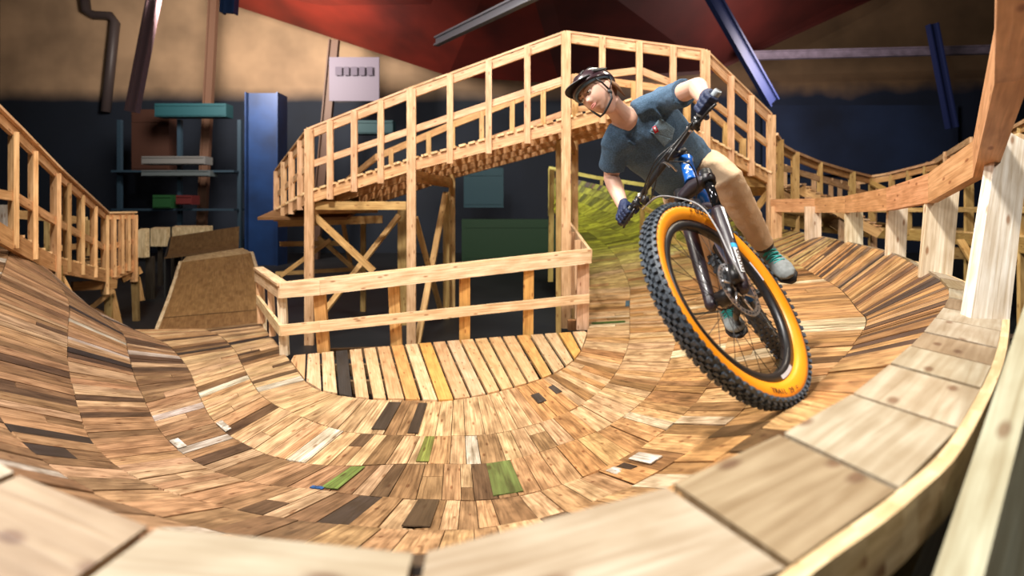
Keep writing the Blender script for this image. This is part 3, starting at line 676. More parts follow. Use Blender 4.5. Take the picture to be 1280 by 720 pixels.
for a, b, w in [((70, 342, 6.9), (86, 372, 6.9), .13), ((66, 340, 7.0), (92, 338, 7.4), .14), ((90, 358, 8.2), (145, 355, 8.9), .15), ((112, 386, 8.6), (142, 362, 8.8), .08), ((118, 388, 9.0), (150, 404, 9.0), .08), ((138, 362, 8.9), (150, 415, 8.9), .11), ((152, 349, 9.3), (176, 337, 9.6), .13), ((171, 346, 9.6), (177, 376, 9.6), .09)]:
    v_ = abs(a[1]-b[1]) > abs(a[0]-b[0]); part('leg' if v_ else 'brace', lf, WOOD, (P(*b), P(*a), .05, w, dict(tint=jit((.55, .33, .14)), up=V((1, 0, .1)) if v_ else V((0, 0, 1)))))
for x in (71, 134, 168):
    p = poly_at(D3, x); part('leg', lf, WOOD, (V((p.x, p.y+.05, FLOOR)), p, .11, .05, dict(tint=jit((.35, .24, .1)), up=V((0, 1, 0)))))
tag(obj('end_board', MB().lumber(P(6, 312, 5.9), P(6, 256, 5.9), .2, .05, up=V((.2, 1, 0)), tint=(.62, .60, .58)), WOOD), 'short grey-white upright board at the top end of the bowl wall', 'board')

# ---------------- kicker ramp
kr = thing('kicker_ramp', V((P(260, 0, 8.6).x, 8.6, FLOOR)), 'brown plywood kicker ramp with a concave face and a flat top', 'ramp')
prof = [(190, 332, 424, 7.6), (200, 331, 398, 8.0), (210, 327, 372, 8.6), (219, 322, 345, 9.3), (226, 315, 322, 10.2)]
mb = MB()
Ls, Rs = [P(a, c+6, Y) for a, b, c, Y in prof], [P(b, c-4-2*i/4, Y) for i, (a, b, c, Y) in enumerate(prof)]
N_ = 16
def cv(L_, i): return curve_at(L_, i*(len(L_)-1)/N_)
for i in range(N_):
    a, b, c, d = cv(Ls, i), cv(Rs, i), cv(Rs, i+1), cv(Ls, i+1); lo = V((0, 0, -.03))
    mb.hexa([a+lo, b+lo, b, a, d+lo, c+lo, c, d], (.27, .155, .06) if i >= 5 else (.24, .13, .05), .2, 1.4, .03)
obj('riding_face', mb, PLY, kr)
mb = MB()
for S, sg in ((Ls, -1), (Rs, 1)):
    for i in range(N_): mb.lumber(cv(S, i)+V((0, -.012, .012)), cv(S, i+1)+V((0, -.012, .012)), .05, .035, tint=(.62, .50, .34))
obj('edge_trim', mb, PLY, kr)
tl, tr = Ls[-1], Rs[-1]; t2l, t2r = P(233, 313, 11.2), P(303, 307, 11.2); t2l.z = tl.z+.02; t2r.z = tr.z+.02; lo = V((0, 0, -.03))
mb = MB(); mb.hexa([tl+lo, tr+lo, tr, tl, t2l+lo, t2r+lo, t2r, t2l], (.50, .36, .20), .9, 1.3, .03); obj('top_deck', mb, PLY, kr)
for S, e in ((Ls, t2l), (Rs, t2r)):
    mb = MB(); k = len(mb.v); top = [cv(S, i)+lo for i in range(N_+1)]+[e+lo]; m = len(top)
    mb.v += top+[V((p.x, p.y, FLOOR)) for p in top]
    for i in range(m-1): mb.face([i, i+1, m+i+1, m+i], [(0, 0), (0, 1), (1, 1), (1, 0)], (.25, .15, .06))
    o = obj('side_panel', mb, PLY, kr); grp_mod(o, 'SOLIDIFY', thickness=.02)
mb = MB().lumber(cv(Ls, 5)+V((0, -.002, .004)), cv(Rs, 5)+V((0, -.002, .004)), .012, .008, tint=(.12, .07, .03)); obj('seam', mb, PLY, kr)
# quarter and blocks behind the kicker
qt = thing('quarter_ramp', V((P(252, 0, 12.6).x, 12.6, FLOOR)), 'dark brown curved landing ramp behind the kicker', 'ramp')
mb = MB(); A = [P(205, 322, 12.0), P(298, 311, 12.2)]; Bq = [P(212, 296, 12.8), P(299, 283, 13.0)]
for i in range(8):
    u, v = i/8, (i+1)/8; f = lambda p, q, t_: p.lerp(q, t_)+V((0, 0, -.12*math.sin(PI*t_)))
    mb.hexa([f(A[0], Bq[0], u)+lo, f(A[1], Bq[1], u)+lo, f(A[1], Bq[1], u), f(A[0], Bq[0], u), f(A[0], Bq[0], v)+lo, f(A[1], Bq[1], v)+lo, f(A[1], Bq[1], v), f(A[0], Bq[0], v)], (.15, .085, .035), .1, 1.8, .03)
obj('riding_face', mb, PLY, qt)
n_ = MB(); pp = [A[0], Bq[0], V((Bq[0].x, Bq[0].y, FLOOR)), V((A[0].x, A[0].y, FLOOR))]; n_.v += pp; n_.face([0, 1, 2, 3]); o = obj('side_panel', n_, mat('black_ply', (.008, .008, .008), .7), qt); grp_mod(o, 'SOLIDIFY', thickness=.03)
for x in (222, 292):
    p = P(x, 312, 12.5); part('leg', qt, PLY, (V((p.x, p.y, FLOOR)), p+V((0, 0, -.1)), .1, .1, dict(tint=(.05, .03, .02), up=V((0, 1, 0)))))
for (x0, y0, x1, y1, Y, lb) in [(171, 288, 181, 322, 11.5, 'pale plywood ramp box half hidden by the entry platform railing'), (188, 286, 208, 308, 13.5, 'pale plywood ramp box standing alone between the platform and the landing ramp'), (215, 284, 262, 296, 14.0, 'long low pale plywood ramp box above the landing ramp')]:
    a, b = P(x0, y0, Y), P(x1, y1, Y); t = thing('ramp_box', V(((a.x+b.x)/2, Y+.4, FLOOR)), lb, 'box'); mb = MB()
    mb.hexa([V((a.x, Y, b.z)), V((b.x, Y, b.z)), V((b.x, Y, a.z)), V((a.x, Y, a.z)), V((a.x, Y+.15, b.z)), V((b.x, Y+.15, b.z)), V((b.x, Y+.15, a.z+.04)), V((a.x, Y+.15, a.z+.04))], (.92, .76, .50), .8, b.x-a.x, .4)
    obj('body', mb, PLY, t)
    for x in (a.x+.05, b.x-.05): part('leg', t, PLY, (V((x, Y+.3, FLOOR)), V((x, Y+.3, b.z)), .08, .08, dict(tint=(.05, .04, .03), up=V((0, 1, 0)))))

# ================================================================== BICYCLE
BLK = mat('black_metal', (.012, .012, .014), .38, .1); RUB = mat('tyre_rubber', (.05, .065, .085), .5, bump=.3, bscale=120)
ORG = mat('orange_sidewall', (.95, .34, .008), .4); SIL = mat('brushed_silver', (.6, .6, .62), .25, .9)
BLUF = mat('blue_frame_paint', (.006, .10, .42), .3, coat=.5); WHT = mat('white_decal', (.85, .85, .85), .4); CY = mat('cyan_decal', (.02, .35, .7), .4)
DKM = mat('dark_fork_paint', (.020, .013, .020), .42, coat=.1); INK = mat('decal_ink', (.05, .02, .01), .5)
C = V((.730, 1.742, -.300)); wn = V((.547, -.621, .561)).normalized(); ax = V((.032, .685, .727)); ax = (ax-wn*ax.dot(wn)).normalized(); wf = wn.cross(ax) * -1
RC = V((1.215, 2.72, -.45)); bf = (C-RC).normalized(); bn = (wn-bf*wn.dot(bf)).normalized(); bu = bf.cross(bn)*-1
if bu.z < 0: bu = -bu
bike = thing('mountain_bike', (C.x+.2, 2.1, -.7), 'black and blue mountain bike with orange-walled front tyre leaning hard into the bowl', 'bicycle')
def text_ring(word, c, nrm, r, a_mid, size, parent, m, ref, name, flip=1):
    """letters set around a wheel"""
    mb = MB(); nrm = nrm.normalized(); e = (ref-nrm*ref.dot(nrm)).normalized(); q = nrm.cross(e)
    cu = bpy.data.curves.new('t', 'FONT'); ob = bpy.data.objects.new('t', cu); COL.objects.link(ob)
    n = len(word)
    for i, chh in enumerate(word):
        if chh == ' ': continue
        cu.body = chh; cu.size = size; cu.align_x = 'CENTER'; cu.extrude = .0006; cu.resolution_u = 3
        bpy.context.view_layer.update(); me = ob.evaluated_get(bpy.context.evaluated_depsgraph_get()).to_mesh()
        t = a_mid-flip*(i-(n-1)/2)*size*.74/r; rad = e*math.cos(t)+q*math.sin(t); tan = (q*math.cos(t)-e*math.sin(t))*-flip
        up = rad*flip; k = len(mb.v)
        for v in me.vertices: mb.v.append(c+rad*r+tan*v.co.x*1.25+up*(v.co.y-size*.35)+nrm*v.co.z)
        for p in me.polygons: mb.face([k+j for j in p.vertices])
        ob.to_mesh_clear()
    bpy.data.objects.remove(ob); return obj(name, mb, m, parent)
def wheel(name, c, nrm, ref, walls, detailed, label):
    mb = MB().lathe(c, nrm, [(.272, -.013), (.272, .013), (.283, .016), (.303, .015), (.300, -.015), (.283, -.016)], 72, ref=ref)
    rim = obj(name, mb, BLK, bike, label)
    for s in (1, -1):
        mb = MB().lathe(c, nrm, [(.302, .010*s), (.302, .018*s), (.318, .029*s), (.335, .0325*s), (.351, .0295*s), (.356, .022*s)], 96, ref=ref, closed=False)
        obj('sidewall', mb, walls, rim)
    mb = MB().lathe(c, nrm, [(.350, .030), (.360, .026), (.366, .014), (.367, 0), (.366, -.014), (.360, -.026), (.350, -.030), (.345, 0)], 96, ref=ref)
    e = (ref-nrm*ref.dot(nrm)).normalized(); q = nrm.cross(e)
    rows = [(-.030, .354, 1, .009), (-.017, .366, 0, .012), (-.006, .369, 1, .008), (.006, .369, 0, .008), (.017, .366, 1, .012), (.030, .354, 0, .009)]
    cnt = 78 if detailed else 40
    for (o, r, ph, w) in rows:
        for i in range(cnt):
            t = 2*PI*(i+.5*ph)/cnt; d = e*math.cos(t)+q*math.sin(t); tn = q*math.cos(t)-e*math.sin(t); out = (d+nrm*o*14).normalized() if abs(o) > .02 else d
            s_ = out.cross(tn); R = Matrix((s_, tn, out)).transposed(); mb.box(c+d*r+nrm*o+out*.003, (w*1.15, .014, .009), R=R)
    obj('tread', mb, RUB, rim)
    mb = MB().tube([c-nrm*.05, c-nrm*.035, c-nrm*.03, c+nrm*.03, c+nrm*.035, c+nrm*.05], [.012, .014, .028, .028, .014, .012], 16); obj('hub', mb, BLK, rim)
    mb = MB(); ns = 28
    for i in range(ns):
        s = 1 if i % 2 else -1; t = 2*PI*i/ns; t2 = t+(.5 if (i//2) % 2 else -.5)
        a = c+nrm*.028*s+(e*math.cos(t2)+q*math.sin(t2))*.027; b = c+(e*math.cos(t)+q*math.sin(t))*.274; mb.tube([a, b], .0011, 5)
    obj('spokes', mb, BLK, rim)
    return rim
fw = wheel('front_wheel', C, wn, ax, ORG, True, 'orange sidewalls and black knobbly tread')
def ang_at(px, py):      # angle round the wheel that shows nearest a point of the picture
    e = (ax-wn*ax.dot(wn)).normalized(); q = wn.cross(e); best = None
    for k in range(360):
        t = 2*PI*k/360; p = C+wn*.034+(e*math.cos(t)+q*math.sin(t))*.333; d = (HX+p.x/p.y*FX-px)**2+(HY-p.z/p.y*FX-py)**2
        if best is None or d < best[0]: best = (d, t)
    return best[1]
text_ring('= DUALLY', C, wn, .333, ang_at(872, 279), .024, fw, INK, ax, 'sidewall_lettering')
text_ring('TRAIL 29 =', C, wn, .333, ang_at(984, 492), .022, fw, INK, ax, 'sidewall_lettering', -1)
for o in fw.children:
    if o.name.startswith('sidewall_lettering'): o.location = wn*.0350
# rim decals
mb = MB().lathe(C, wn, [(.286, .0168), (.298, .0168)], 12, a0=-1.0, a1=-.72, ref=ax, closed=False).lathe(C, wn, [(.286, .0168), (.298, .0168)], 12, a0=PI+.5, a1=PI+.85, ref=ax, closed=False)
obj('rim_decal', mb, mat('pale_decal', (.6, .62, .68), .4), fw)
# brake disc with holes as a ring and spider arms
mb = MB().lathe(C+wn*.052, wn, [(.078, -.001), (.078, .001), (.098, .001), (.098, -.001)], 48, ref=ax, smooth=False)
for i in range(6):
    t = 2*PI*i/6; e = ax; q = wn.cross(ax); d = e*math.cos(t)+q*math.sin(t); d2 = e*math.cos(t+.5)+q*math.sin(t+.5)
    mb.tube([C+wn*.052+d*.02, C+wn*.052+d2*.08], .004, 6)
mb.lathe(C+wn*.052, wn, [(.015, -.002), (.015, .002), (.028, .002), (.028, -.002)], 20, ref=ax)
dc = obj('brake_disc', mb, SIL, fw)
mb = MB()
for i in range(30):
    t = 2*PI*i/30; d = ax*math.cos(t)+wn.cross(ax)*math.sin(t); mb.tube([C+wn*.0535+d*.088, C+wn*.0545+d*.088], .0035, 8)
obj('disc_holes', mb, BLK, fw)
# fork
t = obj('fork', MB().tube([C+ax*.505-wn*.085, C+ax*.525-wn*.05, C+ax*.53, C+ax*.525+wn*.05, C+ax*.505+wn*.085], [.026, .027, .034, .027, .026], 14), DKM, bike)
fk = t; back_ = -wf*0
for s, nm in ((1, 'fork_leg'), (-1, 'fork_leg')):
    o = wn*.066*s
    mb = MB().tube([C+o*1.0-ax*.022, C+o+ax*.0, C+o*1.02+ax*.05, C+o*1.05+ax*.15, C+o*1.05+ax*.34, C+o*1.05+ax*.352], [.012, .022, .021, .025, .0265, .024], 18)
    mb.tube([C+o*.7, C+o*1.25], .016, 12)
    obj('lower_leg', mb, DKM, fk)
    obj('stanchion', MB().tube([C+o*1.05+ax*.34, C+o*1.05+ax*.54], .0175, 16), mat('stanchion_black', (.03, .03, .035), .12, .8), fk)
    obj('top_cap', MB().tube([C+o*1.05+ax*.49, C+o*1.05+ax*.56], [.028, .025], 14), BLK, fk)
arch = []
ff = wf if wf.y < 0 else -wf
for i in range(11):
    u = PI*i/10; arch.append(C+wn*.069*math.cos(u)+ax*(.335+.075*math.sin(u)))
obj('arch', MB().tube(arch, .014, 10), DKM, fk)
# decals on the camera side leg: white blade, cyan patch, lettering block
o = C+wn*.07
def leg_strip(t0, t1, w0, w1, off, m, nm, lbl=None, side=-.35):
    """a thin strip wrapped on the leg tube"""
    mb = MB(); tgt = (V((0, 0, 0))-o).normalized(); tgt = (tgt-ax*tgt.dot(ax)).normalized(); sd = ax.cross(tgt)
    K = 10
    for j in range(K):
        for i in range(6):
            t_, t2 = lerp(t0, t1, j/K), lerp(t0, t1, (j+1)/K)
            def pt(tt, i_):
                w = lerp(w0, w1, (tt-t0)/(t1-t0)); a = off+(i_/6-.5)*w/.026; r = lerp(.0222, .0272, min(1, max(0, (tt-.05)/.2))) if tt < .35 else .0285
                return o+ax*tt+(tgt*math.cos(a)+sd*math.sin(a))*r
            n = len(mb.v); mb.v += [pt(t_, i), pt(t_, i+1), pt(t2, i+1), pt(t2, i)]; mb.face([n, n+1, n+2, n+3], smooth=True)
    return obj(nm, mb, m, fk, merge=True)
sdir = 1 if ax.cross(wn).x > 0 else -1
leg_strip(.19, .34, .003, .013, .75, WHT, 'white_blade'); leg_strip(.150, .168, .024, .022, .62, CY, 'cyan_patch'); leg_strip(.045, .148, .016, .018, .68, WHT, 'lettering_panel')
mb = MB(); tgt = (-o).normalized(); tgt = (tgt-ax*tgt.dot(ax)).normalized(); sd = ax.cross(tgt)
for j in range(8):
    t_ = .052+.0118*j; a = .68; r = .0245+(.002 if j > 4 else 0); d = tgt*math.cos(a)+sd*math.sin(a); tn = (sd*math.cos(a)-tgt*math.sin(a))
    R = Matrix((tn, ax, d)).transposed(); mb.box(o+ax*t_+d*r, (.010, .0022, .002), R=R); mb.box(o+ax*(t_+.004)+d*r+tn*(.004 if j % 2 else -.004), (.002, .007, .002), R=R)
obj('leg_lettering', mb, INK, fk)
mb = MB().box(C+wn*.066+ax*.03-wf*-.0+wn.cross(ax)*.03, (.03, .05, .035), R=Matrix((wn.cross(ax), ax, wn)).transposed()); mb.tube([C+wn*.075+ax*.06+wn.cross(ax)*.04, C+wn*.075-ax*.0+wn.cross(ax)*.045], .014, 10); obj('brake_caliper', mb, BLK, fk)
# frame
h0, h1 = C+ax*.555, C+ax*.70; BB = P(938, 372, 2.36)
frame = obj('frame', MB().tube([h0+(BB-h0)*.03, h0.lerp(BB, .1), h0.lerp(BB, .5), BB], [.03, .034, .033, .028], 18), BLUF, bike)
mb = MB().tube([h0, h0.lerp(h1, .15), h0.lerp(h1, .85), h1], [.033, .027, .027, .032], 20); ht = obj('head_tube', mb, BLUF, frame)
mb = MB(); tg = (-h0).normalized(); tg = (tg-ax*tg.dot(ax)).normalized(); sdv = ax.cross(tg)
for (u, v, w, h, rt) in [(.3, -.25, .012, .006, .4), (.38, .2, .018, .006, -.5), (.5, -.3, .014, .006, .7), (.55, .15, .02, .007, .2), (.68, -.1, .016, .006, -.4), (.72, .35, .012, .006, .5), (.45, .0, .010, .005, 1.1)]:
    d = tg*math.cos(v)+sdv*math.sin(v); tn = sdv*math.cos(v)-tg*math.sin(v); c_ = h0.lerp(h1, u)+d*.0275; xa = tn*math.cos(rt)+ax*math.sin(rt); ya = d.cross(xa)
    mb.box(c_, (w, h, .002), R=Matrix((xa, ya, d)).transposed())
obj('head_badge', mb, WHT, frame)
seat = BB+bu*.40-bf*.10
obj('top_tube', MB().tube([h1-(h1-h0)*.2, seat], [.022, .018], 14), BLUF, frame); obj('seat_tube', MB().tube([BB, seat, seat+bu*.1], [.02, .017, .014], 14), BLK, frame)
for s in (1, -1):
    o2 = bn*.062*s
    obj('chainstay', MB().tube([BB+bn*.03*s, RC+o2], [.014, .01], 10), BLK, frame); obj('seatstay', MB().tube([seat-bu*.05+bn*.02*s, RC+o2], [.011, .009], 10), BLK, frame)
wheel('rear_wheel', RC, bn, bu, mat('black_sidewall', (.03, .03, .03), .5), False, 'black sidewalls')
sb = seat+bu*.11
obj('saddle', MB().tube([sb-bf*.12, sb-bf*.05, sb+bf*.06, sb+bf*.14], [.065, .06, .03, .015], 14, ref=bn, ell=.35), BLK, bike)
# cranks and pedals
pl, pr = P(976, 350, 2.46), P(917, 412, 2.60)
cr_ = obj('crankset', MB().tube([BB-bn*.06, BB+bn*.06], .02, 14).lathe(BB-bn*.045, bn, [(.05, -.002), (.05, .002), (.075, .002), (.075, -.002)], 36), BLK, bike)
obj('crank_arm', MB().tube([BB+bn*.06, BB.lerp(pl, .5)+bn*.03, pl-bn*.03], [.018, .013, .014], 10, ref=bn, ell=1.3), BLK, cr_)
obj('crank_arm', MB().tube([BB-bn*.06, BB.lerp(pr, .5)-bn*.03, pr+bn*.03], [.018, .013, .014], 10, ref=bn, ell=1.3), BLK, cr_)
# bar, stem
bc, bl, brt = P(840, 192, 2.20), P(898, 113, 1.96), P(775, 280, 2.44); bd = (bl-brt).normalized()
bar = obj('handlebar', MB().tube([brt, brt.lerp(bc, .5), bc-bd*.05, bc, bc+bd*.05, bc.lerp(bl, .5), bl], [.011, .011, .0155, .0165, .0155, .011, .011], 14), BLK, bike)
obj('stem', MB().tube([C+ax*.70, C+ax*.76], .02, 14).tube([C+ax*.745, bc], [.021, .019], 14).tube([bc-bd*.028, bc+bd*.028], .024, 14), BLK, bike)
GR = mat('grey_grip', (.33, .38, .42), .6, bump=.4, bscale=200)
obj('grip', MB().tube([bl-bd*.12, bl-bd*.005, bl], [.0165, .0165, .014], 16), GR, bar, 'grey grip'); obj('grip', MB().tube([brt, brt+bd*.005, brt+bd*.12], [.014, .0165, .0165], 16), BLK, bar)
fwdv = V((-.25, -.85, -.2)); fwdv = (fwdv-bd*fwdv.dot(bd)).normalized(); dnv = bd.cross(fwdv); dnv = dnv if dnv.z < 0 else -dnv
for s, e in ((1, bl), (-1, brt)):
    k = e-bd*.145*s
    lv = MB().tube([k, k+fwdv*.02+dnv*.008, k+fwdv*.035+dnv*.012], [.019, .015, .012], 10).tube([k+fwdv*.03+dnv*.01, k+fwdv*.045+bd*.03*s+dnv*.01, k+fwdv*.05+bd*.08*s+dnv*.012, k+fwdv*.055+bd*.115*s+dnv*.018], [.007, .006, .006, .005], 8)
    lv.tube([k-bd*.03*s, k-bd*.01*s+fwdv*.02, k+fwdv*.03+dnv*.03-bd*.02*s], [.018, .013, .008], 10)
    obj('brake_lever', lv, BLK, bar)
    obj('lever_clamp', MB().tube([k-bd*.012*s, k+bd*.012*s], .0155, 12).tube([k-bd*.05*s, k-bd*.035*s], .0155, 12), SIL, bar)
    if s < 0: obj('shifter', MB().blob(k+dnv*.025+fwdv*.02+bd*.05, Matrix.Identity(3), (.02, .022, .024), 8), BLK, bar)
def cable(pts, r=.0028, m=BLK):
    pts = [P(*p) for p in pts]; out = []
    for i in range((len(pts)-1)*8+1): out.append(curve_at(pts, i/8))
    obj('cable', MB().tube(out, r, 8), m, bike)
cable([(868, 150, 2.02), (850, 172, 1.98), (826, 200, 1.98), (812, 222, 2.05), (806, 250, 2.2)])
cable([(866, 154, 2.02), (848, 180, 1.96), (835, 200, 1.95), (842, 202, 1.96), (862, 205, 1.98), (872, 228, 2.02), (870, 248, 2.08)])
cable([(800, 252, 2.2), (808, 226, 2.08), (820, 200, 2.02), (832, 188, 2.02), (848, 176, 2.0)])
cable([(803, 262, 2.2), (822, 246, 2.1), (850, 248, 1.98), (876, 258, 1.86), (896, 285, 1.74), (912, 318, 1.64), (930, 350, 1.58)], .003, mat('grey_hose', (.25, .25, .26), .35))
cable([(812, 255, 2.18), (818, 235, 2.1), (826, 205, 2.05), (838, 210, 2.0)], .0026)
cable([(838, 270, 1.98), (850, 255, 1.95), (868, 252, 1.93), (885, 262, 1.85)], .0028)
cable([(846, 214, 2.06), (838, 206, 2.04), (830, 203, 2.03)], .004, SIL)

# ================================================================== RIDER
SKIN = mat('skin', (.66, .40, .30), .5, var=.08, vscale=14); SKIN.node_tree.nodes['Principled BSDF'].inputs['Subsurface Weight'].default_value = .12
SKIN.node_tree.nodes['Principled BSDF'].inputs['Subsurface Scale'].default_value = .01
SHIRT = mat('heather_navy_cotton', (.065, .125, .205), .9, bump=.5, bscale=260, var=.35, vscale=160)
TAN = mat('tan_trouser_cloth', (.60, .42, .26), .85, bump=.4, bscale=180, var=.12, vscale=9)
GLV = mat('navy_glove', (.008, .02, .07), .6, bump=.5, bscale=120); HAIR = mat('brown_hair', (.20, .09, .035), .6)
SOLE = mat('black_sole', (.012, .012, .014), .5); SHOE = mat('grey_shoe', (.20, .22, .22), .7, var=.2, vscale=40); TEAL = mat('teal_lace', (.03, .36, .34), .7); CUFF = mat('dark_cuff', (.06, .035, .03), .8)
hipL, hipR = P(884, 208, 2.82), P(850, 246, 2.88); shL, shR = P(830, 126, 2.52), P(768, 184, 2.58); neck = P(778, 146, 2.52)
hipC = (hipL+hipR)/2; shC = (shL+shR)/2
elL, haL = P(872, 108, 2.22), P(885, 132, 2.03)
elR, haR = P(764, 222, 2.66), P(783, 268, 2.40)
knL, anL, toL = P(908, 226, 2.44), P(955, 308, 2.62), P(988, 342, 2.42)
knR, anR, toR = P(872, 282, 2.55), P(907, 382, 2.72), P(919, 402, 2.50)
hc = P(747, 118, 2.46)
hF = V((-.74, -.60, -.28)).normalized(); hU = V((-.55, .31, .78)); hU = (hU-hF*hU.dot(hF)).normalized(); hL = hU.cross(hF)*-1
if hL.x < 0: hL = -hL
HR = Matrix((hL, hF, hU)).transposed()
person = thing('person', (hipC.x, hipC.y, -1.0), 'cyclist in navy pocket T-shirt, tan trousers, gloves and dark helmet leaning with the bike', 'person')
gs = lambda x, z, x0, z0, sx, sz: math.exp(-((x-x0)/sx)**2-((z-z0)/sz)**2)
def face(d, p):
    x, y, z = p
    if z < 0:
        k = (-z/.118); x *= 1-.36*k**1.4
        if y < 0: y *= 1-.5*k
        else: y *= 1-.10*k
    if d.y > 0:
        y -= .006*min(1, (d.y)**4)
        y += .015*gs(x, z, 0, -.029, .011, .012)+.010*gs(x, z, 0, -.008, .008, .024)
        for s in (-1, 1):
            y -= .010*gs(x, z, s*.030, .006, .016, .011); y += .004*gs(x, z, s*.034, -.035, .02, .02); y += .005*gs(x, z, s*.010, -.033, .007, .007)
        y += .005*gs(x, z, 0, .027, .045, .009)+.007*gs(x, z, 0, -.056, .020, .006)+.006*gs(x, z, 0, -.068, .017, .006)-.004*gs(x, z, 0, -.0615, .024, .0025)
        y += .009*gs(x, z, 0, -.098, .022, .016)
    return V((x, y, z))
mb = MB().blob(hc, HR, (.073, .094, .118), 40, face)
for s in (-1, 1):   # ears
    mb.blob(hc+HR@V((s*.072, -.008, -.008)), HR@Matrix.Rotation(s*.35, 3, 'Z'), (.008, .018, .030), 8)
nb = hc+HR@V((0, -.035, -.055))
mb.tube([nb, nb.lerp(neck, .5), neck, neck.lerp(hipC, .08)], [.049, .047, .056, .055], 18, ref=(shL-shR), ell=[1, 1, .95, .75])
wd = (shL-shR).normalized()
mb.blob(neck.lerp(hipC, .06), Matrix((wd, (hipC-neck).normalized(), wd.cross((hipC-neck).normalized()))).transposed(), (.082, .066, .064), 14)
mb.tube([neck.lerp(hipC, .1), neck.lerp(hipC, .3), neck.lerp(hipC, .7), hipC], [.10, .13, .12, .135], 18, ref=wd, ell=.5)
for a, b, c, r in ((shL, elL, haL, 1), (shR, elR, haR, 1)):
    wv = c+(b-c).normalized()*.05
    mb.tube([a.lerp(neck, .2), a, a.lerp(b, .4), a.lerp(b, .85), b, b.lerp(wv, .25), b.lerp(wv, .7), wv], [.05, .052, .047, .041, .040, .042, .033, .026], 14)
for a, b, c, d_ in ((hipL, knL, anL, toL), (hipR, knR, anR, toR)):
    mb.tube([a, a.lerp(b, .5), b, b.lerp(c, .3), b.lerp(c, .8), b.lerp(c, .97)], [.08, .07, .052, .050, .030, .026], 14)
body = obj('body', mb, SKIN, person); grp_mod(body, 'REMESH', mode='VOXEL', voxel_size=.0048, use_smooth_shade=True); grp_mod(body, 'SMOOTH', factor=.5, iterations=2)
# eyes, brows, lips
EW = mat('eye_white', (.8, .78, .75), .3); IR = mat('dark_iris', (.03, .02, .015), .2); LIP = mat('lip', (.62, .24, .20), .5)
for s in (-1, 1):
    c_ = hc+HR@V((s*.029, .0795, .005)); e = obj('eye', MB().blob(c_, HR, (.0125, .008, .0060), 10), EW, person)
    obj('iris', MB().blob(c_+HR@V((-.002*1, .0062, .0)), HR, (.005, .0028, .005), 8), IR, e)
    obj('eyelid', MB().tube([c_+HR@V((x_, .0085-abs(x_)*.35, .0062-abs(x_)*.25)) for x_ in (-.013, -.006, 0, .006, .013)], .0018, 6), HAIR, e)
    obj('eyebrow', MB().tube([hc+HR@V((s*x_, y_, z_)) for x_, y_, z_ in ((.012, .094, .022), (.026, .0915, .027), (.042, .080, .024))], [.003, .0034, .0018], 6), HAIR, person)
obj('lips', MB().tube([hc+HR@V((x_, .0905-x_*x_*18, -.055-abs(x_)*.15)) for x_ in (-.021, -.01, 0, .01, .021)], [.002, .0038, .0040, .0038, .002], 8).tube([hc+HR@V((x_, .090-x_*x_*18, -.0655+abs(x_)*.2)) for x_ in (-.019, -.01, 0, .01, .019)], [.002, .0042, .0048, .0042, .002], 8), LIP, person)
mbh = MB()
for i in range(7):
    x_ = .045+.004*i; mbh.tube([hc+HR@V((.070-.002*i, -.02-.007*i, .03)), hc+HR@V((.078-.003*i, -.035-.007*i, -.02)), hc+HR@V((.074-.005*i, -.05-.008*i, -.055-.004*i))], [.009, .010, .003], 8)
mbh.blob(hc+HR@V((0, -.045, .012)), HR, (.076, .060, .08), 14)
obj('hair', mbh, HAIR, person)
# shirt
up_t = (shC-hipC).normalized()
hem = hipC.lerp(shC, -.06)
mb = MB().tube([hem, hipC.lerp(shC, .2), hipC.lerp(shC, .5), hipC.lerp(shC, .78), hipC.lerp(shC, .96), hipC.lerp(shC, 1.10)], [.180, .178, .182, .192, .168, .105], 26, ref=wd, ell=[.74, .72, .68, .62, .52, .4])
mb.tube([shL.lerp(neck, -.05), shL.lerp(neck, .72)-up_t*.012], [.075, .060], 14)
mb.tube([shR.lerp(neck, -.05), shR.lerp(neck, .72)-up_t*.012], [.075, .060], 14)
for a, b, se in ((shL, elL, .62), (shR, elR, .72)):
    mb.tube([shC.lerp(a, .55), a, a.lerp(b, se*.6), a.lerp(b, se)], [.085, .071, .064, .066], 16)
shirt = obj('t_shirt', mb, SHIRT, person); grp_mod(shirt, 'REMESH', mode='VOXEL', voxel_size=.007, use_smooth_shade=True); grp_mod(shirt, 'SMOOTH', factor=.6, iterations=6)
tx = bpy.data.textures.new('folds', 'CLOUDS'); tx.noise_scale = .11; tx.noise_depth = 2
grp_mod(shirt, 'DISPLACE', texture=tx, strength=.024, mid_level=.5)
# trousers
mb = MB().tube([hipC.lerp(shC, .16), hipC, hipC-(shC-hipC).normalized()*.07], [.150, .160, .12], 22, ref=wd, ell=[.72, .78, .8])
for a, b, c in ((hipL, knL, anL), (hipR, knR, anR)):
    mb.tube([a, a.lerp(b, .5), a.lerp(b, .92), b+(b-a.lerp(c, .5)).normalized()*.012, b.lerp(c, .12), b.lerp(c, .4), b.lerp(c, .75), b.lerp(c, .96)], [.098, .092, .080, .078, .076, .070, .060, .052], 18)
tr_ = obj('trousers', mb, TAN, person); grp_mod(tr_, 'REMESH', mode='VOXEL', voxel_size=.007, use_smooth_shade=True); grp_mod(tr_, 'SMOOTH', factor=.5, iterations=4)
tx2 = bpy.data.textures.new('creases', 'CLOUDS'); tx2.noise_scale = .04; tx2.noise_depth = 2; grp_mod(tr_, 'DISPLACE', texture=tx2, strength=.010, mid_level=.5)
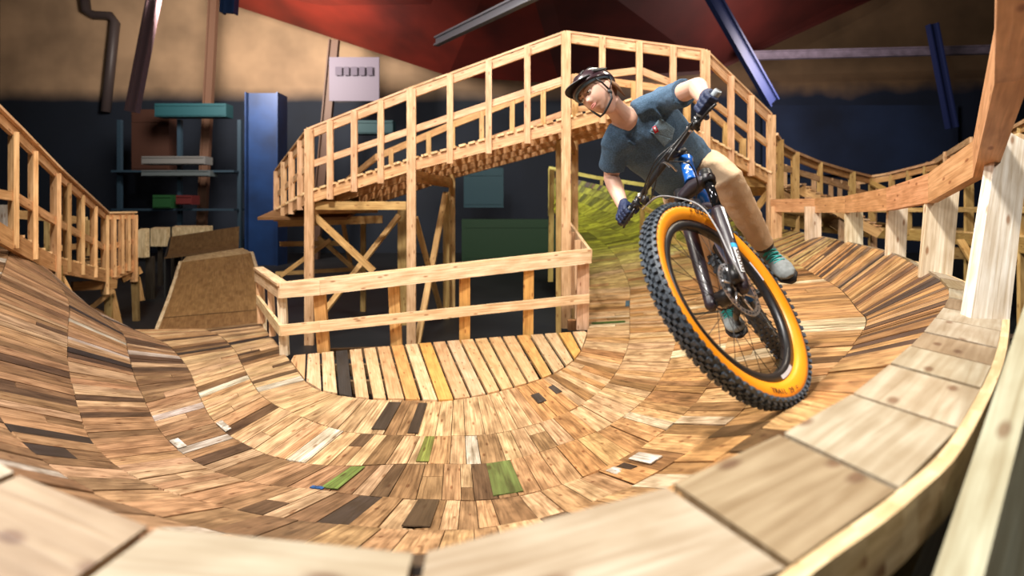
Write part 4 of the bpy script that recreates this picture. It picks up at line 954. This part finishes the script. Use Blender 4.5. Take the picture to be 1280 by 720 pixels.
# gloves
def hand(cn, b, g, inner, name='glove'):
    g = (g-b*g.dot(b)).normalized(); t_ = b.cross(g); t_ = t_ if t_.z > 0 else -t_
    mb = MB(); r0 = .030
    rg = lambda ang, r: g*math.cos(ang)*r+t_*math.sin(ang)*r
    ln = [1, 1.08, 1.02, .85]; 
    for i in range(4):
        o = cn+b*((1.5-i)*.0215)*inner
        A = [.35, 1.0, 1.7, 2.5, 3.3, 4.0*ln[i] if ln[i] < 1 else 4.05]
        mb.tube([o+rg(a_, r0-(.002*k if k > 3 else 0)) for k, a_ in enumerate(A)], [.0125, .0130, .0125, .0118, .011, .0095], 12)
    mb.tube([cn+b*.042+rg(.2, .030), cn+b*.02+rg(.25, .033), cn-b*.02+rg(.25, .033), cn-b*.042+rg(.2, .030)], [.019, .025, .025, .019], 14)
    mb.tube([cn+rg(.3, .030), cn+rg(.15, .052), cn+rg(.05, .085)], [.036, .034, .030], 14, ref=b, ell=.68)
    th = cn-b*.045*inner*-1*-1
    mb.tube([cn-b*.020*inner+rg(-.1, .036), cn-b*.046*inner+rg(-.7, .032), cn-b*.050*inner+rg(-1.7, .027), cn-b*.040*inner+rg(-2.6, .026)], [.016, .0135, .012, .010], 12)
    o = obj(name, mb, GLV, person); grp_mod(o, 'REMESH', mode='VOXEL', voxel_size=.0032, use_smooth_shade=True); grp_mod(o, 'SMOOTH', factor=.5, iterations=2)
    return o
gl = hand(bl-bd*.065, bd, (elL-(bl-bd*.065)), 1); gr_ = hand(brt+bd*.065, -bd, (elR-(brt+bd*.065)), 1)
# shoes
def shoe(an, to, knee, soleup, lab):
    d = (to-an).normalized(); dn = (an-knee).normalized(); dn = (dn-d*dn.dot(d)).normalized(); sd = d.cross(dn)
    he = an-d*.055+dn*.055; tp = an+d*.175+dn*.075
    mb = MB().tube([he, he+d*.04, he+d*.11, he+d*.19, he+d*.235, he+d*.255], [.030, .040, .044, .050, .042, .02], 18, ref=sd, ell=[1.0, 1.0, .85, .62, .55, .5])
    mb.tube([an-dn*.02, an+dn*.02, an+dn*.05+d*.02], [.042, .044, .045], 16)
    s = obj('shoe', mb, SHOE, person, lab); grp_mod(s, 'REMESH', mode='VOXEL', voxel_size=.004, use_smooth_shade=True); grp_mod(s, 'SMOOTH', factor=.5, iterations=2)
    so = he+dn*.036
    obj('sole', MB().tube([so-d*.028, so, so+d*.08, so+d*.17, so+d*.225, so+d*.262], [.025, .042, .044, .054, .046, .016], 18, ref=sd, ell=[.42, .36, .34, .30, .32, .5]), SOLE, s)
    obj('sock', MB().tube([an+(knee-an).normalized()*.09, an+(knee-an).normalized()*.04, an], [.040, .046, .047], 16), CUFF, s)
    mbl = MB()
    for k in range(5):
        q = he+d*(.095+.022*k)-dn*(.050-.0075*k); w_ = .034; mbl.tube([q-sd*w_+dn*.012, q-sd*w_*.4-dn*.003, q+sd*w_*.4-dn*.003, q+sd*w_+dn*.012], .0042, 6)
        if k < 4: mbl.tube([q-sd*w_+dn*.012, q+d*.012-dn*.002, q+d*.026+sd*w_+dn*.010], .0035, 6)
    obj('laces', mbl, TEAL, s)
    return s
shoe(anL, toL, knL, None, 'grey shoe with teal laces and black sole'); shoe(anR, toR, knR, None, 'dark grey shoe')
# helmet
HEL = mat('maroon_black_helmet', (.035, .016, .022), .28, coat=.5); PAD = mat('blue_grey_pad', (.10, .15, .20), .8)
def dome(mb, sx, sy, sz, off, zc, zb, n=22):
    base = len(mb.v); c0 = hc+HR@V(off); rows = n
    for i in range(rows+1):
        for k in range(2*n):
            ph = 2*PI*k/(2*n); fr = math.sin(ph); zlow = lerp(zb, zc, (fr+1)/2)      # lower at the back, higher over the brow
            th1 = math.acos(max(-1, min(1, zlow))); th = th1*i/rows
            mb.v.append(c0+HR@V((math.sin(th)*math.cos(ph)*sx, math.sin(th)*math.sin(ph)*sy, math.cos(th)*sz)))
    for i in range(rows):
        for k in range(2*n):
            k2 = (k+1) % (2*n); mb.face([base+i*2*n+k, base+(i+1)*2*n+k, base+(i+1)*2*n+k2, base+i*2*n+k2], None, (.8, .8, .8), True)
    return mb
hm = obj('helmet', dome(MB(), .096, .124, .096, (0, -.008, .040), .10, -.30), HEL, person, merge=True); grp_mod(hm, 'SOLIDIFY', thickness=.02, offset=-1)
mb = dome(MB(), .088, .112, .095, (0, -.006, .036), -.02, -.25); o = obj('pad', mb, PAD, hm, merge=True); grp_mod(o, 'SOLIDIFY', thickness=.006, offset=-1)
for s in (-1, 0, 1):
    for (y0, y1, z_) in ((.075, .03, .0), (.01, -.05, 0), (-.07, -.105, 0)):
        pts = []
        for j in range(5):
            yy = lerp(y0, y1, j/4); x_ = s*.046; zz = .040+.096*math.sqrt(max(0, 1-(x_/.098)**2-((yy+.008)/.124)**2)); pts.append(hc+HR@V((x_, yy, zz-.002)))
        obj('vent', MB().tube(pts, [.003, .010, .012, .010, .003], 8, ref=hL, ell=.45), SOLE, hm)
for s in (-1, 1):
    pts = [hc+HR@V((s*.0925, lerp(.05, -.06, j/4), .040+.03)) for j in range(5)]
    obj('vent', MB().tube(pts, [.003, .009, .011, .009, .003], 8, ref=hU, ell=.5), SOLE, hm)
mb = MB(); K = 14        # visor
for i in range(K):
    for j in range(5):
        def vp(i_, j_):
            a = -1.05+2.1*i_/K; r = j_/5; x_ = math.sin(a)*(.090+.002*r); y_ = math.cos(a)*(.108+.062*r*math.cos(a))-.004; z_ = .062+.012*math.cos(a)-.006*r
            return hc+HR@V((x_, y_, z_))
        n = len(mb.v); mb.v += [vp(i, j), vp(i+1, j), vp(i+1, j+1), vp(i, j+1)]; mb.face([n, n+1, n+2, n+3], smooth=True)
o = obj('visor', mb, SOLE, hm, merge=True); grp_mod(o, 'SOLIDIFY', thickness=.006)
mb = MB()
for q in ((.078, .045), (.082, -.045)):
    mb.tube([hc+HR@V((q[0], q[1], .035)), hc+HR@V((q[0]+.004, q[1]*.7, .0)), hc+HR@V((.074, .012, -.045))], .0048, 8, ref=hL, ell=.45) 
mb.tube([hc+HR@V((.074, .012, -.045)), hc+HR@V((.066, .028, -.085)), hc+HR@V((.036, .046, -.102)), hc+HR@V((0, .054, -.112)), hc+HR@V((-.036, .046, -.102)), hc+HR@V((-.068, .02, -.05)), hc+HR@V((-.082, .02, .035))], .0055, 8)
mb.blob(hc+HR@V((.072, .016, -.052)), HR, (.008, .011, .015), 8)
obj('chin_strap', mb, SOLE, hm)
# pieces that lie on the shirt: draped on its finished surface
bpy.context.view_layer.update(); dg = bpy.context.evaluated_depsgraph_get()
def drape(target, quad, nu, nv, m, name, parent, lift, label=None):
    te = target.evaluated_get(dg); inv = te.matrix_world.inverted(); mw = te.matrix_world; mb = MB(); o0 = inv@V((0, 0, 0)); G = {}
    for i in range(nu+1):
        for j in range(nv+1):
            u, v = i/nu, j/nv; px = lerp(lerp(quad[0][0], quad[1][0], u), lerp(quad[3][0], quad[2][0], u), v); py = lerp(lerp(quad[0][1], quad[1][1], u), lerp(quad[3][1], quad[2][1], u), v)
            d = (inv.to_3x3()@P(px, py, 1)).normalized(); hit, loc, nr, _ = te.ray_cast(o0, d)
            G[i, j] = len(mb.v) if hit else None
            if hit: mb.v.append(mw@(loc+nr*lift))
    for i in range(nu):
        for j in range(nv):
            q = [G[i, j], G[i+1, j], G[i+1, j+1], G[i, j+1]]
            if None not in q: mb.face(q, smooth=True)
    if mb.f:
        o = obj(name, mb, m, parent, label); grp_mod(o, 'SOLIDIFY', thickness=.0025, offset=0); return o
PK = mat('heather_grey_pocket', (.16, .24, .30), .9, bump=.5, bscale=260, var=.35, vscale=200)
pk = drape(shirt, [(825, 147), (843, 161), (840, 174), (812, 164)], 10, 10, PK, 'pocket', shirt, .003, 'grey chest pocket')
drape(shirt, [(812, 164), (840, 174), (830, 183), (829, 182)], 8, 8, PK, 'pocket_tip', shirt, .003)
drape(shirt, [(815, 159), (819, 157), (823, 164), (818, 167)], 3, 3, mat('red_tag', (.55, .01, .03), .6), 'pocket_tag', shirt, .006, 'small red tag')
drape(shirt, [(816.5, 160), (818.5, 159), (820.5, 163), (818.5, 164)], 2, 2, mat('tag_mark', (.75, .6, .62), .6), 'tag_mark', shirt, .0085)

# ================================================================== LIGHT
def area(name, loc, target, size, power, col):
    l = bpy.data.lights.new(name, 'AREA'); l.shape = 'DISK'; l.size = size; l.energy = power; l.color = col
    o = bpy.data.objects.new(name, l); COL.objects.link(o); o.location = loc
    o.rotation_euler = (V(target)-V(loc)).to_track_quat('-Z', 'Y').to_euler(); return o
area('key_lamp', (-1.6, .6, 5.6), (.6, 5, -.5), .7, 900, (1, .95, .88))
area('hall_fill', (-3.5, 3.5, 6.5), (-.5, 7, -1), 1.4, 560, (1, .92, .80))  # soft overhead fill added for the bridge, not a fixture of the hall
area('hall_fill', (4.5, 5.5, 6.0), (2, 8, 0), 1.4, 330, (1, .86, .68))
area('side_lamp', (3.4, .4, 3.6), (1.6, 3.5, 0), .8, 130, (1, .92, .82))
area('hall_fill', (1.5, 9.5, 6.2), (1.5, 11.5, -.5), 1.4, 420, (1, .95, .75))  # extra fill put in to brighten the far lane
area('side_flash', (-2.6, 1.6, 1.9), (1.0, 2.4, 0), .8, 85, (1, .97, .94))
area('wall_fill', (-9, 15, 6.0), (-10, 24, 7.5), 2.5, 1700, (1, .88, .76))  # added to lift the beige upper wall, no real lamp here
area('wall_fill', (9, 15, 4.0), (10, 24, 6.0), 2.5, 560, (1, .85, .8))  # weaker added fill for the right part of the back wall
w = bpy.data.worlds.new('hall_air'); bpy.context.scene.world = w; w.use_nodes = True
w.node_tree.nodes['Background'].inputs[0].default_value = (.55, .65, .9, 1); w.node_tree.nodes['Background'].inputs[1].default_value = .25

# ================================================================== CAMERA
cd = bpy.data.cameras.new('camera'); cam = bpy.data.objects.new('camera', cd); COL.objects.link(cam)
cam.location = (0, 0, 0); cam.rotation_euler = (PI/2, 0, 0)
cd.sensor_width = 36; cd.lens = 36*FX/1280; cd.shift_y = -(360-HY)/1280; cd.clip_start = .02; cd.clip_end = 200
cd.dof.use_dof = True; cd.dof.focus_distance = 2.9; cd.dof.aperture_fstop = 1.6
sc = bpy.context.scene; sc.camera = cam
sc.view_settings.view_transform = 'Standard'; sc.view_settings.look = 'None'; sc.view_settings.gamma = 1; sc.view_settings.use_curve_mapping = False
sc.view_settings.exposure = -.08
